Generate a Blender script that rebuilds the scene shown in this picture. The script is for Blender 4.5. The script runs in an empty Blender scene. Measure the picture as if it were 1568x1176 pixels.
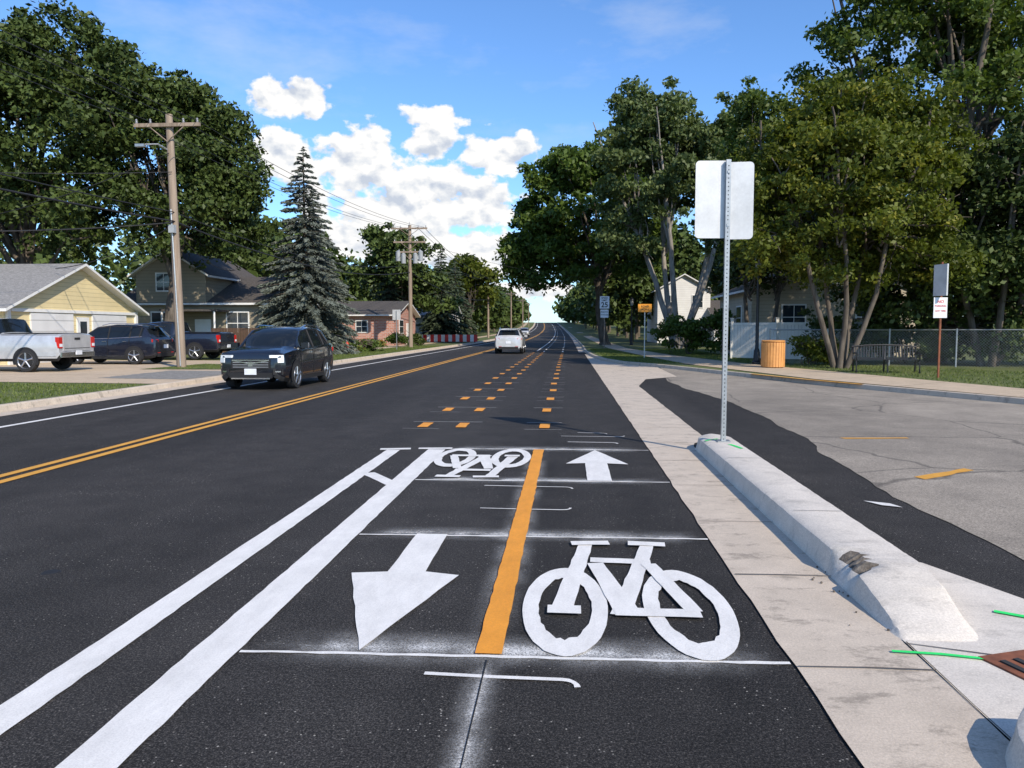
import bpy, math, random
import numpy as np
from mathutils import Vector, Matrix
RAD=math.radians
rnd=random.Random(11)
scene=bpy.context.scene
COL=scene.collection

# ------------------------------------------------------------------ terrain shape
def zf(y):
    t=min(max(0.0,y-70.0),350.0); return 0.000045*t*t
def xf(y):
    t=min(max(0.0,y-70.0),350.0); return -0.00006*t*t

# ------------------------------------------------------------------ materials
def new_mat(name):
    m=bpy.data.materials.new(name); m.use_nodes=True
    nt=m.node_tree; nt.nodes.clear()
    out=nt.nodes.new('ShaderNodeOutputMaterial')
    return m,nt,out
def N(nt,t,**k):
    n=nt.nodes.new(t)
    for a,b in k.items(): setattr(n,a,b)
    return n
def ramp(nt,src,stops):
    r=N(nt,'ShaderNodeValToRGB')
    el=r.color_ramp.elements
    while len(el)<len(stops): el.new(0.5)
    for e,(p,c) in zip(el,stops):
        e.position=p; e.color=(c[0],c[1],c[2],1) if hasattr(c,'__len__') else (c,c,c,1)
    nt.links.new(src,r.inputs[0]); return r.outputs[0]
def noise(nt,vec,scale,detail=4,rough=.55,stretch=None):
    if stretch:
        mp=N(nt,'ShaderNodeMapping'); mp.inputs['Scale'].default_value=stretch
        nt.links.new(vec,mp.inputs[0]); vec=mp.outputs[0]
    n=N(nt,'ShaderNodeTexNoise'); n.inputs['Scale'].default_value=scale
    n.inputs['Detail'].default_value=detail; n.inputs['Roughness'].default_value=rough
    nt.links.new(vec,n.inputs['Vector']); return n.outputs['Fac']
def mixc(nt,fac,a,b,mode='MIX'):
    m=N(nt,'ShaderNodeMix',data_type='RGBA',blend_type=mode)
    for s,v in ((m.inputs[0],fac),(m.inputs[6],a),(m.inputs[7],b)):
        if isinstance(v,(int,float)): s.default_value=v
        elif isinstance(v,(tuple,list)): s.default_value=(v[0],v[1],v[2],1)
        else: nt.links.new(v,s)
    return m.outputs[2]
def pos(nt): return N(nt,'ShaderNodeNewGeometry').outputs['Position']
def mat(name,c,rough=.7,metal=0,var=.12,vs=3.0,bump=0,bs=60,c2=None,fine=0.0,spec=.5,coat=0,stretch=None):
    m,nt,out=new_mat(name)
    b=N(nt,'ShaderNodeBsdfPrincipled'); nt.links.new(b.outputs[0],out.inputs[0])
    b.inputs['Roughness'].default_value=rough; b.inputs['Metallic'].default_value=metal
    b.inputs['Specular IOR Level'].default_value=spec
    if coat: b.inputs['Coat Weight'].default_value=coat; b.inputs['Coat Roughness'].default_value=.04
    p=pos(nt)
    n=noise(nt,p,vs,5,.6,stretch)
    if c2 is None: c2=tuple(min(1,x*(1+var)) for x in c); c1=tuple(x*(1-var) for x in c)
    else: c1=c
    col=ramp(nt,n,[(.32,c1),(.68,c2)])
    if fine:
        f=noise(nt,p,bs,3,.7)
        col=mixc(nt,1.0,col,ramp(nt,f,[(.3,1-fine),(.7,1+fine)]),'MULTIPLY')
    nt.links.new(col,b.inputs['Base Color'])
    if bump:
        f=noise(nt,p,bs,3,.7)
        bp=N(nt,'ShaderNodeBump'); bp.inputs['Strength'].default_value=bump; bp.inputs['Distance'].default_value=.01
        nt.links.new(f,bp.inputs['Height']); nt.links.new(bp.outputs[0],b.inputs['Normal'])
    return m

def asphalt_mat():
    m,nt,out=new_mat('fresh_asphalt')
    b=N(nt,'ShaderNodeBsdfPrincipled'); nt.links.new(b.outputs[0],out.inputs[0])
    p=pos(nt)
    fine=noise(nt,p,110,3,.85)
    grit=noise(nt,p,50,2,.8)
    big=noise(nt,p,.5,5,.6,(1,.10,1))
    mid=noise(nt,p,2.2,5,.65)
    c=ramp(nt,fine,[(.34,(.009,.0083,.0078)),(.52,(.027,.025,.0235)),(.66,(.11,.10,.09))])
    c=mixc(nt,1.0,c,ramp(nt,grit,[(.35,.62),(.65,1.45)]),'MULTIPLY')
    c=mixc(nt,1.0,c,ramp(nt,big,[(.3,.68),(.7,1.45)]),'MULTIPLY')
    c=mixc(nt,1.0,c,ramp(nt,mid,[(.3,.8),(.7,1.22)]),'MULTIPLY')
    v=N(nt,'ShaderNodeTexVoronoi'); v.inputs['Scale'].default_value=26; nt.links.new(p,v.inputs['Vector'])
    patch=noise(nt,p,1.3,3,.6)
    sp=ramp(nt,v.outputs['Distance'],[(.08,1.0),(.13,0.0)])
    pm=ramp(nt,patch,[(.42,0.0),(.6,1.0)])
    s=mixc(nt,1.0,sp,pm,'MULTIPLY')
    c=mixc(nt,s,c,(.42,.39,.34))
    nt.links.new(c,b.inputs['Base Color'])
    b.inputs['Roughness'].default_value=.82; b.inputs['Specular IOR Level'].default_value=.2
    bp=N(nt,'ShaderNodeBump'); bp.inputs['Strength'].default_value=.7; bp.inputs['Distance'].default_value=.007
    nt.links.new(fine,bp.inputs['Height']); nt.links.new(bp.outputs[0],b.inputs['Normal'])
    return m
def lot_mat():
    m,nt,out=new_mat('old_asphalt')
    b=N(nt,'ShaderNodeBsdfPrincipled'); nt.links.new(b.outputs[0],out.inputs[0])
    p=pos(nt)
    fine=noise(nt,p,80,3,.85); mid=noise(nt,p,1.1,6,.7); big=noise(nt,p,.25,4,.6,(1,.4,1))
    c=ramp(nt,fine,[(.33,(.13,.108,.083)),(.5,(.30,.255,.20)),(.67,(.52,.455,.37))])
    c=mixc(nt,1.0,c,ramp(nt,mid,[(.3,.72),(.7,1.12)]),'MULTIPLY')
    c=mixc(nt,1.0,c,ramp(nt,big,[(.35,.75),(.65,1.12)]),'MULTIPLY')
    wp=N(nt,'ShaderNodeMix',data_type='VECTOR'); wp.inputs[0].default_value=.2
    nz=N(nt,'ShaderNodeTexNoise'); nz.inputs['Scale'].default_value=1.5; nz.inputs['Detail'].default_value=5; nt.links.new(p,nz.inputs['Vector'])
    nt.links.new(p,wp.inputs[4]); nt.links.new(nz.outputs['Color'],wp.inputs[5])
    v=N(nt,'ShaderNodeTexVoronoi',feature='DISTANCE_TO_EDGE'); v.inputs['Scale'].default_value=.38
    nt.links.new(wp.outputs[1],v.inputs['Vector'])
    cr=ramp(nt,v.outputs['Distance'],[(.002,.45),(.007,1.0)])
    c=mixc(nt,1.0,c,cr,'MULTIPLY')
    nt.links.new(c,b.inputs['Base Color']); b.inputs['Roughness'].default_value=.9
    return m
def concrete_mat(name,c,dirt=.75):
    m,nt,out=new_mat(name)
    b=N(nt,'ShaderNodeBsdfPrincipled'); nt.links.new(b.outputs[0],out.inputs[0])
    p=pos(nt)
    fine=noise(nt,p,90,3,.8); mid=noise(nt,p,2.6,6,.7); st=noise(nt,p,2.2,8,.8,(1,1.8,1))
    col=ramp(nt,mid,[(.3,tuple(x*.86 for x in c)),(.7,tuple(min(1,x*1.1) for x in c))])
    col=mixc(nt,1.0,col,ramp(nt,fine,[(.3,.78),(.7,1.15)]),'MULTIPLY')
    col=mixc(nt,1.0,col,ramp(nt,st,[(.38,dirt),(.47,1.0)]),'MULTIPLY')
    nt.links.new(col,b.inputs['Base Color']); b.inputs['Roughness'].default_value=.88
    bp=N(nt,'ShaderNodeBump'); bp.inputs['Strength'].default_value=.35; bp.inputs['Distance'].default_value=.005
    nt.links.new(fine,bp.inputs['Height']); nt.links.new(bp.outputs[0],b.inputs['Normal'])
    return m
def paint_mat(name,c,wear=.06):
    m,nt,out=new_mat(name)
    b=N(nt,'ShaderNodeBsdfPrincipled')
    p=pos(nt)
    n1=noise(nt,p,7,6,.75,(1,.4,1)); f=noise(nt,p,110,3,.85)
    col=ramp(nt,n1,[(.3,tuple(x*.80 for x in c)),(.65,c)])
    col=mixc(nt,1.0,col,ramp(nt,f,[(.3,.84),(.6,1.05)]),'MULTIPLY')
    col=mixc(nt,ramp(nt,f,[(.74-wear,0.0),(.80-wear,1.0)]),col,tuple(x*.35 for x in c))
    nt.links.new(col,b.inputs['Base Color']); b.inputs['Roughness'].default_value=.7
    bp=N(nt,'ShaderNodeBump'); bp.inputs['Strength'].default_value=.5; bp.inputs['Distance'].default_value=.005
    nt.links.new(f,bp.inputs['Height']); nt.links.new(bp.outputs[0],b.inputs['Normal'])
    nt.links.new(b.outputs[0],out.inputs[0])
    return m
def haze_mat(name,c,k=1.0):
    m,nt,out=new_mat(name)
    d=N(nt,'ShaderNodeBsdfDiffuse'); d.inputs[0].default_value=(*c,1)
    t=N(nt,'ShaderNodeBsdfTransparent'); mx=N(nt,'ShaderNodeMixShader')
    a=N(nt,'ShaderNodeAttribute',attribute_name='fade')
    p=pos(nt); n1=noise(nt,p,130,3,.85); n2=noise(nt,p,2.5,4,.6)
    r1=ramp(nt,n1,[(.42,.22),(.62,1.0)]); r2=ramp(nt,n2,[(.35,.2),(.6,1.0)])
    pw=N(nt,'ShaderNodeMath',operation='POWER'); nt.links.new(a.outputs['Fac'],pw.inputs[0]); pw.inputs[1].default_value=1.8
    q=mixc(nt,1.0,r1,r2,'MULTIPLY')
    ml=N(nt,'ShaderNodeMath',operation='MULTIPLY'); nt.links.new(pw.outputs[0],ml.inputs[0]); nt.links.new(q,ml.inputs[1])
    m2=N(nt,'ShaderNodeMath',operation='MULTIPLY',use_clamp=True); nt.links.new(ml.outputs[0],m2.inputs[0]); m2.inputs[1].default_value=k
    nt.links.new(m2.outputs[0],mx.inputs[0]); nt.links.new(t.outputs[0],mx.inputs[1]); nt.links.new(d.outputs[0],mx.inputs[2])
    nt.links.new(mx.outputs[0],out.inputs[0]); return m
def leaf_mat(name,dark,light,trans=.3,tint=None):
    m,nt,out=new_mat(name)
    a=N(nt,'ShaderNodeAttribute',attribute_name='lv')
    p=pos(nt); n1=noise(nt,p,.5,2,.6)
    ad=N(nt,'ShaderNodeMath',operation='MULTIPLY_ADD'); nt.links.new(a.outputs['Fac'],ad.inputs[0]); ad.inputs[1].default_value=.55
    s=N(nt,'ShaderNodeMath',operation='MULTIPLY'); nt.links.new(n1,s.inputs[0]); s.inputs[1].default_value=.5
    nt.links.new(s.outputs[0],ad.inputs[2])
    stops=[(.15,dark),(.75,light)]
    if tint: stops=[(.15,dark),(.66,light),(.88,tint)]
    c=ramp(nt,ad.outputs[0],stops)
    b=N(nt,'ShaderNodeBsdfPrincipled'); b.inputs['Roughness'].default_value=.5; b.inputs['Specular IOR Level'].default_value=.22
    nt.links.new(c,b.inputs['Base Color'])
    if trans:
        t=N(nt,'ShaderNodeBsdfTranslucent'); mx=N(nt,'ShaderNodeMixShader'); mx.inputs[0].default_value=trans
        c2=mixc(nt,1.0,c,(1.4,1.5,.6),'MULTIPLY'); nt.links.new(c2,t.inputs[0])
        nt.links.new(b.outputs[0],mx.inputs[1]); nt.links.new(t.outputs[0],mx.inputs[2]); nt.links.new(mx.outputs[0],out.inputs[0])
    else: nt.links.new(b.outputs[0],out.inputs[0])
    return m
def siding_mat(name,c,pitch=.2,axis='Z'):
    m,nt,out=new_mat(name)
    b=N(nt,'ShaderNodeBsdfPrincipled'); nt.links.new(b.outputs[0],out.inputs[0]); b.inputs['Roughness'].default_value=.6
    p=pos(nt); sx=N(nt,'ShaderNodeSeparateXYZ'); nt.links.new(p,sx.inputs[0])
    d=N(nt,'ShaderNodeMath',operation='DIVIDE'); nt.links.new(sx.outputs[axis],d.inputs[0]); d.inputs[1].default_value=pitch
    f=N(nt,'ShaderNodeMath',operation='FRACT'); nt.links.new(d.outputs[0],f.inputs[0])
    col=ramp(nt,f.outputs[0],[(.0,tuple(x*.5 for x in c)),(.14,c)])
    n1=noise(nt,p,1.2,4); col=mixc(nt,1.0,col,ramp(nt,n1,[(.3,.9),(.7,1.05)]),'MULTIPLY')
    nt.links.new(col,b.inputs['Base Color']); return m
def brick_mat():
    m,nt,out=new_mat('brick')
    b=N(nt,'ShaderNodeBsdfPrincipled'); nt.links.new(b.outputs[0],out.inputs[0]); b.inputs['Roughness'].default_value=.85
    t=N(nt,'ShaderNodeTexBrick'); t.inputs['Scale'].default_value=1
    t.inputs['Color1'].default_value=(.42,.14,.09,1); t.inputs['Color2'].default_value=(.52,.25,.18,1); t.inputs['Mortar'].default_value=(.45,.38,.34,1)
    t.inputs['Brick Width'].default_value=.4; t.inputs['Row Height'].default_value=.15; t.inputs['Mortar Size'].default_value=.02
    p=pos(nt); sx=N(nt,'ShaderNodeSeparateXYZ'); nt.links.new(p,sx.inputs[0])
    ad=N(nt,'ShaderNodeMath',operation='ADD'); nt.links.new(sx.outputs[0],ad.inputs[0]); nt.links.new(sx.outputs[1],ad.inputs[1])
    cb=N(nt,'ShaderNodeCombineXYZ'); nt.links.new(ad.outputs[0],cb.inputs[0]); nt.links.new(sx.outputs[2],cb.inputs[1])
    nt.links.new(cb.outputs[0],t.inputs['Vector']); nt.links.new(t.outputs[0],b.inputs['Base Color']); return m

M={}
M['asph']=asphalt_mat(); M['lot']=lot_mat()
M['conc']=concrete_mat('concrete',(.56,.47,.37),.62); M['conc_new']=concrete_mat('new_concrete',(.66,.595,.51),.80)
M['rubble']=mat('broken_concrete',(.07,.058,.047),.95,c2=(.24,.205,.165),vs=25,bump=1.0,bs=60)
M['walk']=concrete_mat('sidewalk_concrete',(.54,.42,.29),.85)
M['white']=paint_mat('white_paint',(.82,.79,.74)); M['orange']=paint_mat('orange_paint',(.84,.33,.03))
M['yellow']=paint_mat('yellow_paint',(.74,.36,.05),.1); M['green_spray']=paint_mat('green_spray',(.03,.80,.16),.04)
M['haze']=haze_mat('overspray',(.7,.69,.66),1.6)
M['grass']=mat('lawn',(.05,.080,.018),.9,c2=(.15,.16,.045),vs=1.2,fine=.35,bs=35,bump=.6)
M['ground']=mat('ground_grass',(.05,.075,.02),.95,c2=(.10,.11,.04),vs=.1,fine=.3,bs=8)
M['blade']=leaf_mat('grass_blades',(.05,.09,.015),(.16,.19,.05),.2)
M['gravel']=mat('gravel',(.22,.21,.19),.95,var=.25,vs=6,fine=.5,bs=40)
M['dark']=mat('dark_rubber',(.012,.012,.013),.75); M['joint']=mat('joint_dark',(.10,.08,.06),.95)
M['tyre']=mat('tyre',(.018,.018,.019),.8); M['rim']=mat('alloy',(.55,.56,.58),.3,metal=.9)
M['glass']=mat('car_glass',(.010,.013,.016),.04,spec=.5); M['win']=mat('window_glass',(.03,.04,.05),.06,spec=.8)
M['chrome']=mat('chrome',(.7,.7,.72),.15,metal=1.0)
M['black_car']=mat('black_car_paint',(.006,.007,.012),.25,coat=1.0); M['blue_car']=mat('dark_blue_car_paint',(.010,.012,.022),.25,coat=1.0)
M['silver_car']=mat('silver_car_paint',(.52,.52,.53),.3,metal=.35,coat=.8); M['white_car']=mat('white_car_paint',(.55,.55,.55),.3,metal=.2,coat=.8)
M['red']=mat('tail_red',(.5,.015,.012),.2,coat=.6); M['lamp']=mat('headlamp',(.85,.88,.9),.2,coat=1)
M['plate']=mat('licence_plate',(.7,.72,.75),.4)
M['steel']=mat('galvanised_steel',(.42,.43,.43),.42,metal=.7,var=.15,vs=14); M['alu']=mat('sign_back_aluminium',(.58,.58,.57),.45,metal=.3,var=.12,vs=2.5,fine=.05,bs=30)
M['hole']=mat('punched_hole',(.03,.03,.03),.9)
M['wood']=mat('weathered_pole_wood',(.19,.14,.10),.9,c2=(.37,.29,.22),vs=7,stretch=(1,1,.06),bump=.5,bs=30)
M['bark']=mat('bark',(.06,.047,.036),.95,c2=(.17,.14,.11),vs=5,stretch=(1,1,.25),bump=.8,bs=14)
M['bark_l']=mat('light_bark',(.16,.14,.12),.95,c2=(.36,.33,.29),vs=4,stretch=(1,1,.25),bump=.6,bs=14)
M['iron']=mat('black_iron',(.012,.012,.013),.45); M['rust']=mat('rusty_iron',(.22,.075,.035),.85,var=.35,vs=9)
M['slat']=mat('orange_slats',(.64,.30,.09),.6,var=.15,vs=4); M['insul']=mat('insulator',(.3,.3,.32),.3)
M['transf']=mat('transformer_grey',(.33,.35,.36),.5); M['wire']=mat('wire',(.02,.02,.022),.7)
M['beige']=siding_mat('cream_siding',(.74,.61,.34)); M['tan']=siding_mat('tan_siding',(.30,.255,.18)); M['tan_l']=siding_mat('light_tan_siding',(.46,.39,.29)); M['whites']=siding_mat('white_siding',(.76,.75,.72))
M['trim']=mat('white_trim',(.76,.75,.72),.5,var=.05); M['garage_door']=siding_mat('garage_door',(.72,.71,.69),.5)
M['shingle']=mat('grey_shingles',(.17,.165,.16),.95,c2=(.29,.28,.27),vs=9,fine=.3,bs=25); M['shingle_d']=mat('dark_shingles',(.05,.043,.037),.95,c2=(.1,.088,.08),vs=9,fine=.3,bs=25)
M['brick']=brick_mat(); M['vinyl']=mat('white_vinyl',(.70,.67,.60),.5,var=.05); M['brownfence']=mat('brown_fence',(.09,.05,.03),.8)
M['sign_white']=mat('sign_white',(.75,.75,.75),.4,var=.03); M['sign_orange']=mat('sign_orange',(.75,.30,.02),.4,var=.04); M['black']=mat('sign_black',(.01,.01,.01),.5)
M['signred']=mat('sign_red',(.6,.02,.02),.4); M['hyd']=mat('hydrant_red',(.55,.05,.03),.45)
M['lampglass']=mat('lamp_glass',(.35,.36,.36),.15)

# ------------------------------------------------------------------ mesh builder
class MB:
    def __init__(s): s.v=[]; s.f=[]; s.m=[]; s.mats=[]
    def mi(s,k):
        if k not in s.mats: s.mats.append(k)
        return s.mats.index(k)
    def face(s,pts,k):
        b=len(s.v); s.v.extend([tuple(p) for p in pts]); s.f.append(tuple(range(b,b+len(pts)))); s.m.append(s.mi(k))
    def box(s,c,d,k,rz=0,rx=0,ry=0):
        b=len(s.v); R3=Matrix.Rotation(rz,3,'Z')@Matrix.Rotation(ry,3,'Y')@Matrix.Rotation(rx,3,'X')
        for x in(-.5,.5):
            for y in(-.5,.5):
                for z in(-.5,.5):
                    s.v.append(tuple(R3@Vector((x*d[0],y*d[1],z*d[2]))+Vector(c)))
        for q in((0,1,3,2),(4,6,7,5),(0,4,5,1),(2,3,7,6),(0,2,6,4),(1,5,7,3)):
            s.f.append(tuple(b+i for i in q)); s.m.append(s.mi(k))
    def tube(s,path,rad,k,n=8,cap=True):
        P=[Vector(p) for p in path]
        if not hasattr(rad,'__len__'): rad=[rad]*len(P)
        b=len(s.v); kk=s.mi(k)
        for i,p in enumerate(P):
            t=(P[min(i+1,len(P)-1)]-P[max(i-1,0)]).normalized()
            a=Vector((0,0,1)) if abs(t.z)<.9 else Vector((1,0,0))
            u=t.cross(a).normalized(); w=t.cross(u)
            for j in range(n):
                an=2*math.pi*j/n
                s.v.append(tuple(p+rad[i]*(math.cos(an)*u+math.sin(an)*w)))
        for i in range(len(P)-1):
            for j in range(n):
                s.f.append((b+i*n+j,b+i*n+(j+1)%n,b+(i+1)*n+(j+1)%n,b+(i+1)*n+j)); s.m.append(kk)
        if cap:
            s.f.append(tuple(b+j for j in range(n))); s.m.append(kk)
            s.f.append(tuple(b+(len(P)-1)*n+j for j in range(n))); s.m.append(kk)
    def lathe(s,c,prof,k,axis='Z',n=16):
        b=len(s.v); kk=s.mi(k)
        for (h,r) in prof:
            for j in range(n):
                an=2*math.pi*j/n; x,y=r*math.cos(an),r*math.sin(an)
                p=(x,y,h) if axis=='Z' else (h,x,y)
                s.v.append((c[0]+p[0],c[1]+p[1],c[2]+p[2]))
        for i in range(len(prof)-1):
            for j in range(n):
                s.f.append((b+i*n+j,b+i*n+(j+1)%n,b+(i+1)*n+(j+1)%n,b+(i+1)*n+j)); s.m.append(kk)
    def build(s,name,parent=None,smooth=False,angle=35):
        me=bpy.data.meshes.new(name); me.from_pydata(s.v,[],s.f)
        for k in s.mats: me.materials.append(M[k])
        me.polygons.foreach_set('material_index',s.m)
        if smooth:
            me.polygons.foreach_set('use_smooth',[True]*len(s.f)); me.update()
            me.set_sharp_from_angle(angle=RAD(angle))
        me.update()
        o=bpy.data.objects.new(name,me); COL.objects.link(o)
        if parent: o.parent=parent
        return o
def root(name,loc=(0,0,0),rz=0):
    e=bpy.data.objects.new(name,None); e.location=loc; e.rotation_euler=(0,0,rz); e.empty_display_size=.3; COL.objects.link(e); return e
def text(s,loc,size,k,parent,rz=0):
    cu=bpy.data.curves.new('lettering','FONT'); cu.body=s; cu.size=size; cu.align_x='CENTER'; cu.align_y='CENTER'
    cu.offset=size*.015
    cu.materials.append(M[k]); o=bpy.data.objects.new('lettering',cu); COL.objects.link(o)
    o.parent=parent; o.location=loc; o.rotation_euler=(RAD(90),0,rz); return o

# ------------------------------------------------------------------ flat sheets
def ybreaks(y0,y1,step):
    n=max(1,int(math.ceil((y1-y0)/step))); return [y0+(y1-y0)*i/n for i in range(n+1)]
def strip(mb,x0,x1,y0,y1,z,k,step=6,jit=0):
    ys=ybreaks(y0,y1,step); b=len(mb.v)
    for y in ys:
        mb.v.append((x0+xf(y)+rnd.uniform(-jit,jit),y,zf(y)+z)); mb.v.append((x1+xf(y)+rnd.uniform(-jit,jit),y,zf(y)+z))
    for i in range(len(ys)-1):
        mb.f.append((b+2*i,b+2*i+1,b+2*i+3,b+2*i+2)); mb.m.append(mb.mi(k))
def stroke(mb,p,q,w,z,k,jit=.004,step=.12,w2=None):
    p=Vector(p); q=Vector(q); d=q-p; L=d.length; t=d/L; nn=Vector((-t.y,t.x)); n=max(1,int(L/step)); w2=w2 or w
    b=len(mb.v)
    for i in range(n+1):
        c=p+d*i/n; ww=w+(w2-w)*i/n
        a=c+nn*(ww/2+rnd.uniform(-jit,jit)); e=c-nn*(ww/2+rnd.uniform(-jit,jit))
        mb.v.append((a.x,a.y,z)); mb.v.append((e.x,e.y,z))
    for i in range(n):
        mb.f.append((b+2*i,b+2*i+1,b+2*i+3,b+2*i+2)); mb.m.append(mb.mi(k))
def pline(mb,pts,w,z,k,jit=.002):
    b=len(mb.v); P=[Vector(p) for p in pts]
    for i,c in enumerate(P):
        t=(P[min(i+1,len(P)-1)]-P[max(i-1,0)]).normalized(); nn=Vector((-t.y,t.x)); ww=w/2+rnd.uniform(-jit,jit)
        mb.v.append((c.x+nn.x*ww,c.y+nn.y*ww,z)); mb.v.append((c.x-nn.x*ww,c.y-nn.y*ww,z))
    for i in range(len(P)-1):
        mb.f.append((b+2*i,b+2*i+1,b+2*i+3,b+2*i+2)); mb.m.append(mb.mi(k))
def poly(mb,pts,z,k,jit=0,step=.15):
    out=[]
    for i in range(len(pts)):
        p=Vector(pts[i]); q=Vector(pts[(i+1)%len(pts)]); L=(q-p).length
        n=max(1,int(L/step)) if jit else 1
        for j in range(n):
            c=p+(q-p)*j/n
            if jit and j: c=c+Vector((rnd.uniform(-jit,jit),rnd.uniform(-jit,jit)))
            out.append(c)
    from mathutils.geometry import tessellate_polygon
    tri=tessellate_polygon([[Vector((c.x,c.y,0)) for c in out]])
    b=len(mb.v); mb.v.extend([(c.x,c.y,z) for c in out])
    for t in tri:
        a,bb,c=[out[i] for i in t]
        cr=(bb-a).x*(c-a).y-(bb-a).y*(c-a).x
        mb.f.append(tuple(b+i for i in (t if cr>0 else t[::-1]))); mb.m.append(mb.mi(k))

# ground
mb=MB(); ys=[-400,-50,0]+list(range(20,430,10))+[600,1000,2500]; xs=[-1500,-300,-60,0,60,300,1500]
b=0
for y in ys:
    for x in xs: mb.v.append((x,y,zf(y)-.06))
for i in range(len(ys)-1):
    for j in range(len(xs)-1):
        a=i*len(xs)+j; mb.f.append((a,a+1,a+len(xs)+1,a+len(xs))); mb.m.append(mb.mi('ground'))
mb.build('ground')
# road
mb=MB(); strip(mb,-11.0,3.9,-12,30,0,'asph',6); strip(mb,-11.0,1.6,30,420,0,'asph',8); mb.build('road')
# parking lot
mb=MB()
edge=[]
for y in np.arange(-12,24.5,.25):
    base=np.interp(y,[-12,4,7,9,10.3,10.9,12,15,18,21,24.5],[2.9,3.15,3.13,3.2,3.32,3.45,3.5,3.6,3.55,3.2,3.1])
    edge.append((float(base)+rnd.uniform(-.02,.02)+.03*math.sin(y*2.3),float(y)))
pts=edge+[(3.9,33),(7.2,22.9),(9.75,17.1),(16,4),(24,-12)]
poly(mb,pts,.006,'lot'); 
mb.build('parking_lot')
# left lawn, right lawn
mb=MB(); strip(mb,-13.0,-11.15,-12,420,.12,'grass',8); strip(mb,-60,-13.0,-12,420,.12,'grass',8); mb.build('lawn')
curbR=[(1.3,420),(1.3,300),(1.3,200),(1.3,140),(1.3,100),(1.3,70),(1.2,60),(1.2,54),(1.4,46),(1.75,40),(2.5,36),(3.9,33),(7.2,22.9),(9.75,17.1),(16,4),(24,-12)]
mb=MB(); b=0
pl=[]
for (x,y) in curbR[:12]: pl.append((x+xf(y),y,zf(y)+.12))
for i in range(len(pl)-1):
    x0,y0,z0=pl[i]; x1,y1,z1=pl[i+1]
    mb.face([(x1,y1,z1),(70,y1,z1),(70,y0,z0),(x0,y0,z0)],'grass')
poly(mb,[(3.9,33),(7.2,22.9),(9.75,17.1),(16,4),(24,-12),(70,-12),(70,33)],.12,'grass')
mb.build('lawn')
# curbs
def curb(mb,pts,w,h,k='conc',side=1):
    P=[Vector((x+xf(y),y)) for x,y in pts]; Z=[zf(y) for x,y in pts]; b=len(mb.v)
    for i,c in enumerate(P):
        t=(P[min(i+1,len(P)-1)]-P[max(i-1,0)]).normalized(); nn=Vector((-t.y,t.x))*side
        for (o,z) in ((-.03,-.05),(0,h-.02),(.02,h),(w-.01,h),(w,h-.02),(w,-.05)):
            mb.v.append((c.x+nn.x*o,c.y+nn.y*o,Z[i]+z))
    for i in range(len(P)-1):
        for j in range(5):
            a=b+i*6+j; mb.f.append((a,a+1,a+7,a+6)); mb.m.append(mb.mi(k))
mb=MB()
curb(mb,[(-11.0,y) for y in ybreaks(-12,420,6)],.16,.135,side=1)
strip(mb,-11.0,-10.45,-12,420,.006,'conc',6); 
mb.build('curb')
mb=MB(); curb(mb,curbR[::-1],.16,.135,side=-1)
strip(mb,.75,1.3,55,420,.006,'conc',8)
pline(mb,[(6.1,26.2),(7.05,23.3),(7.9,21.3)],.17,.139,'yellow')
mb.build('curb')
# sidewalks and drives
mb=MB()
poly(mb,[(3.2,62),(4.4,42),(5.1,33.5),(7.36,23.4),(9.9,17.3),(16.2,4.2),(24.1,-12),(28,-12),(19,4),(11.4,19.7),(9.6,26.6),(7.7,34),(6,44.5),(4.7,62)],.138,'walk')
strip(mb,3.2,4.7,62,420,.138,'walk',8)
for (a,c) in (((5.15,34),(7.6,35)),((6.1,29.3),(8.7,30.4)),((6.8,26),(9.4,27.4)),((7.5,23.5),(9.9,25)),((8.6,20.6),(10.6,22.4)),((9.9,17.6),(11.6,19.2))):
    pline(mb,[a,c],.02,.141,'joint')
mb.build('sidewalk')
mb=MB(); strip(mb,-15.9,-14.5,36,420,.127,'walk',8); strip(mb,-15.9,-14.5,-12,16,.127,'walk',8); mb.build('sidewalk')
mb=MB(); poly(mb,[(-11.17,20.2),(-11.17,33.5),(-13.5,35.8),(-26,36),(-40,33),(-40,21),(-26,21.5),(-16,20.6)],.131,'walk')
poly(mb,[(-11.3,22),(-11.3,26.4),(-14.3,26.8),(-14.3,22.4)],.136,'gravel',.05)
for y in (24.2,28.4,32.2): pline(mb,[(-14.5,y),(-24,y)],.03,.1345,'joint')
mb.build('driveway')
mb=MB(); poly(mb,[(-11.3,27.6),(-11.3,31.5),(-15.6,31.9),(-15.9,27.5)],.142,'grass',.05); mb.build('lawn')

# gutter pan and slabs
mb=MB()
poly(mb,[(1.08,-3),(1.72,-3),(1.72,10.6),(1.78,10.9),(2.02,11.2),(2.0,21.9),(2.5,25),(3.7,26.5),(3.8,33.0),(2.45,36),(1.7,40),(1.3,50),(1.08,50)],.010,'conc',.008,.3)
poly(mb,[(1.72,-3),(3.9,-3),(3.9,2.0),(3.2,3.4),(2.72,4.6),(2.42,5.35),(2.2,5.5),(1.72,5.4)],.0125,'conc_new',0)
for y in (2.7,3.62,5.0,6.4,7.9,9.4,10.9,12.6,14.3,16,17.8,19.6,21.5):
    x2=1.72 if y<10.7 else 2.0
    pline(mb,[(1.09,y),((1.09+x2)/2,y+.01),(x2,y+.005)],.009,.0165,'joint')
pline(mb,[(1.72,3.93),(2.2,3.78),(3.1,3.45)],.009,.0175,'joint'); pline(mb,[(1.722,2.0),(1.726,2.7),(1.72,3.3),(1.723,3.95)],.008,.0178,'joint')
mb.build('gutter')
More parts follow.
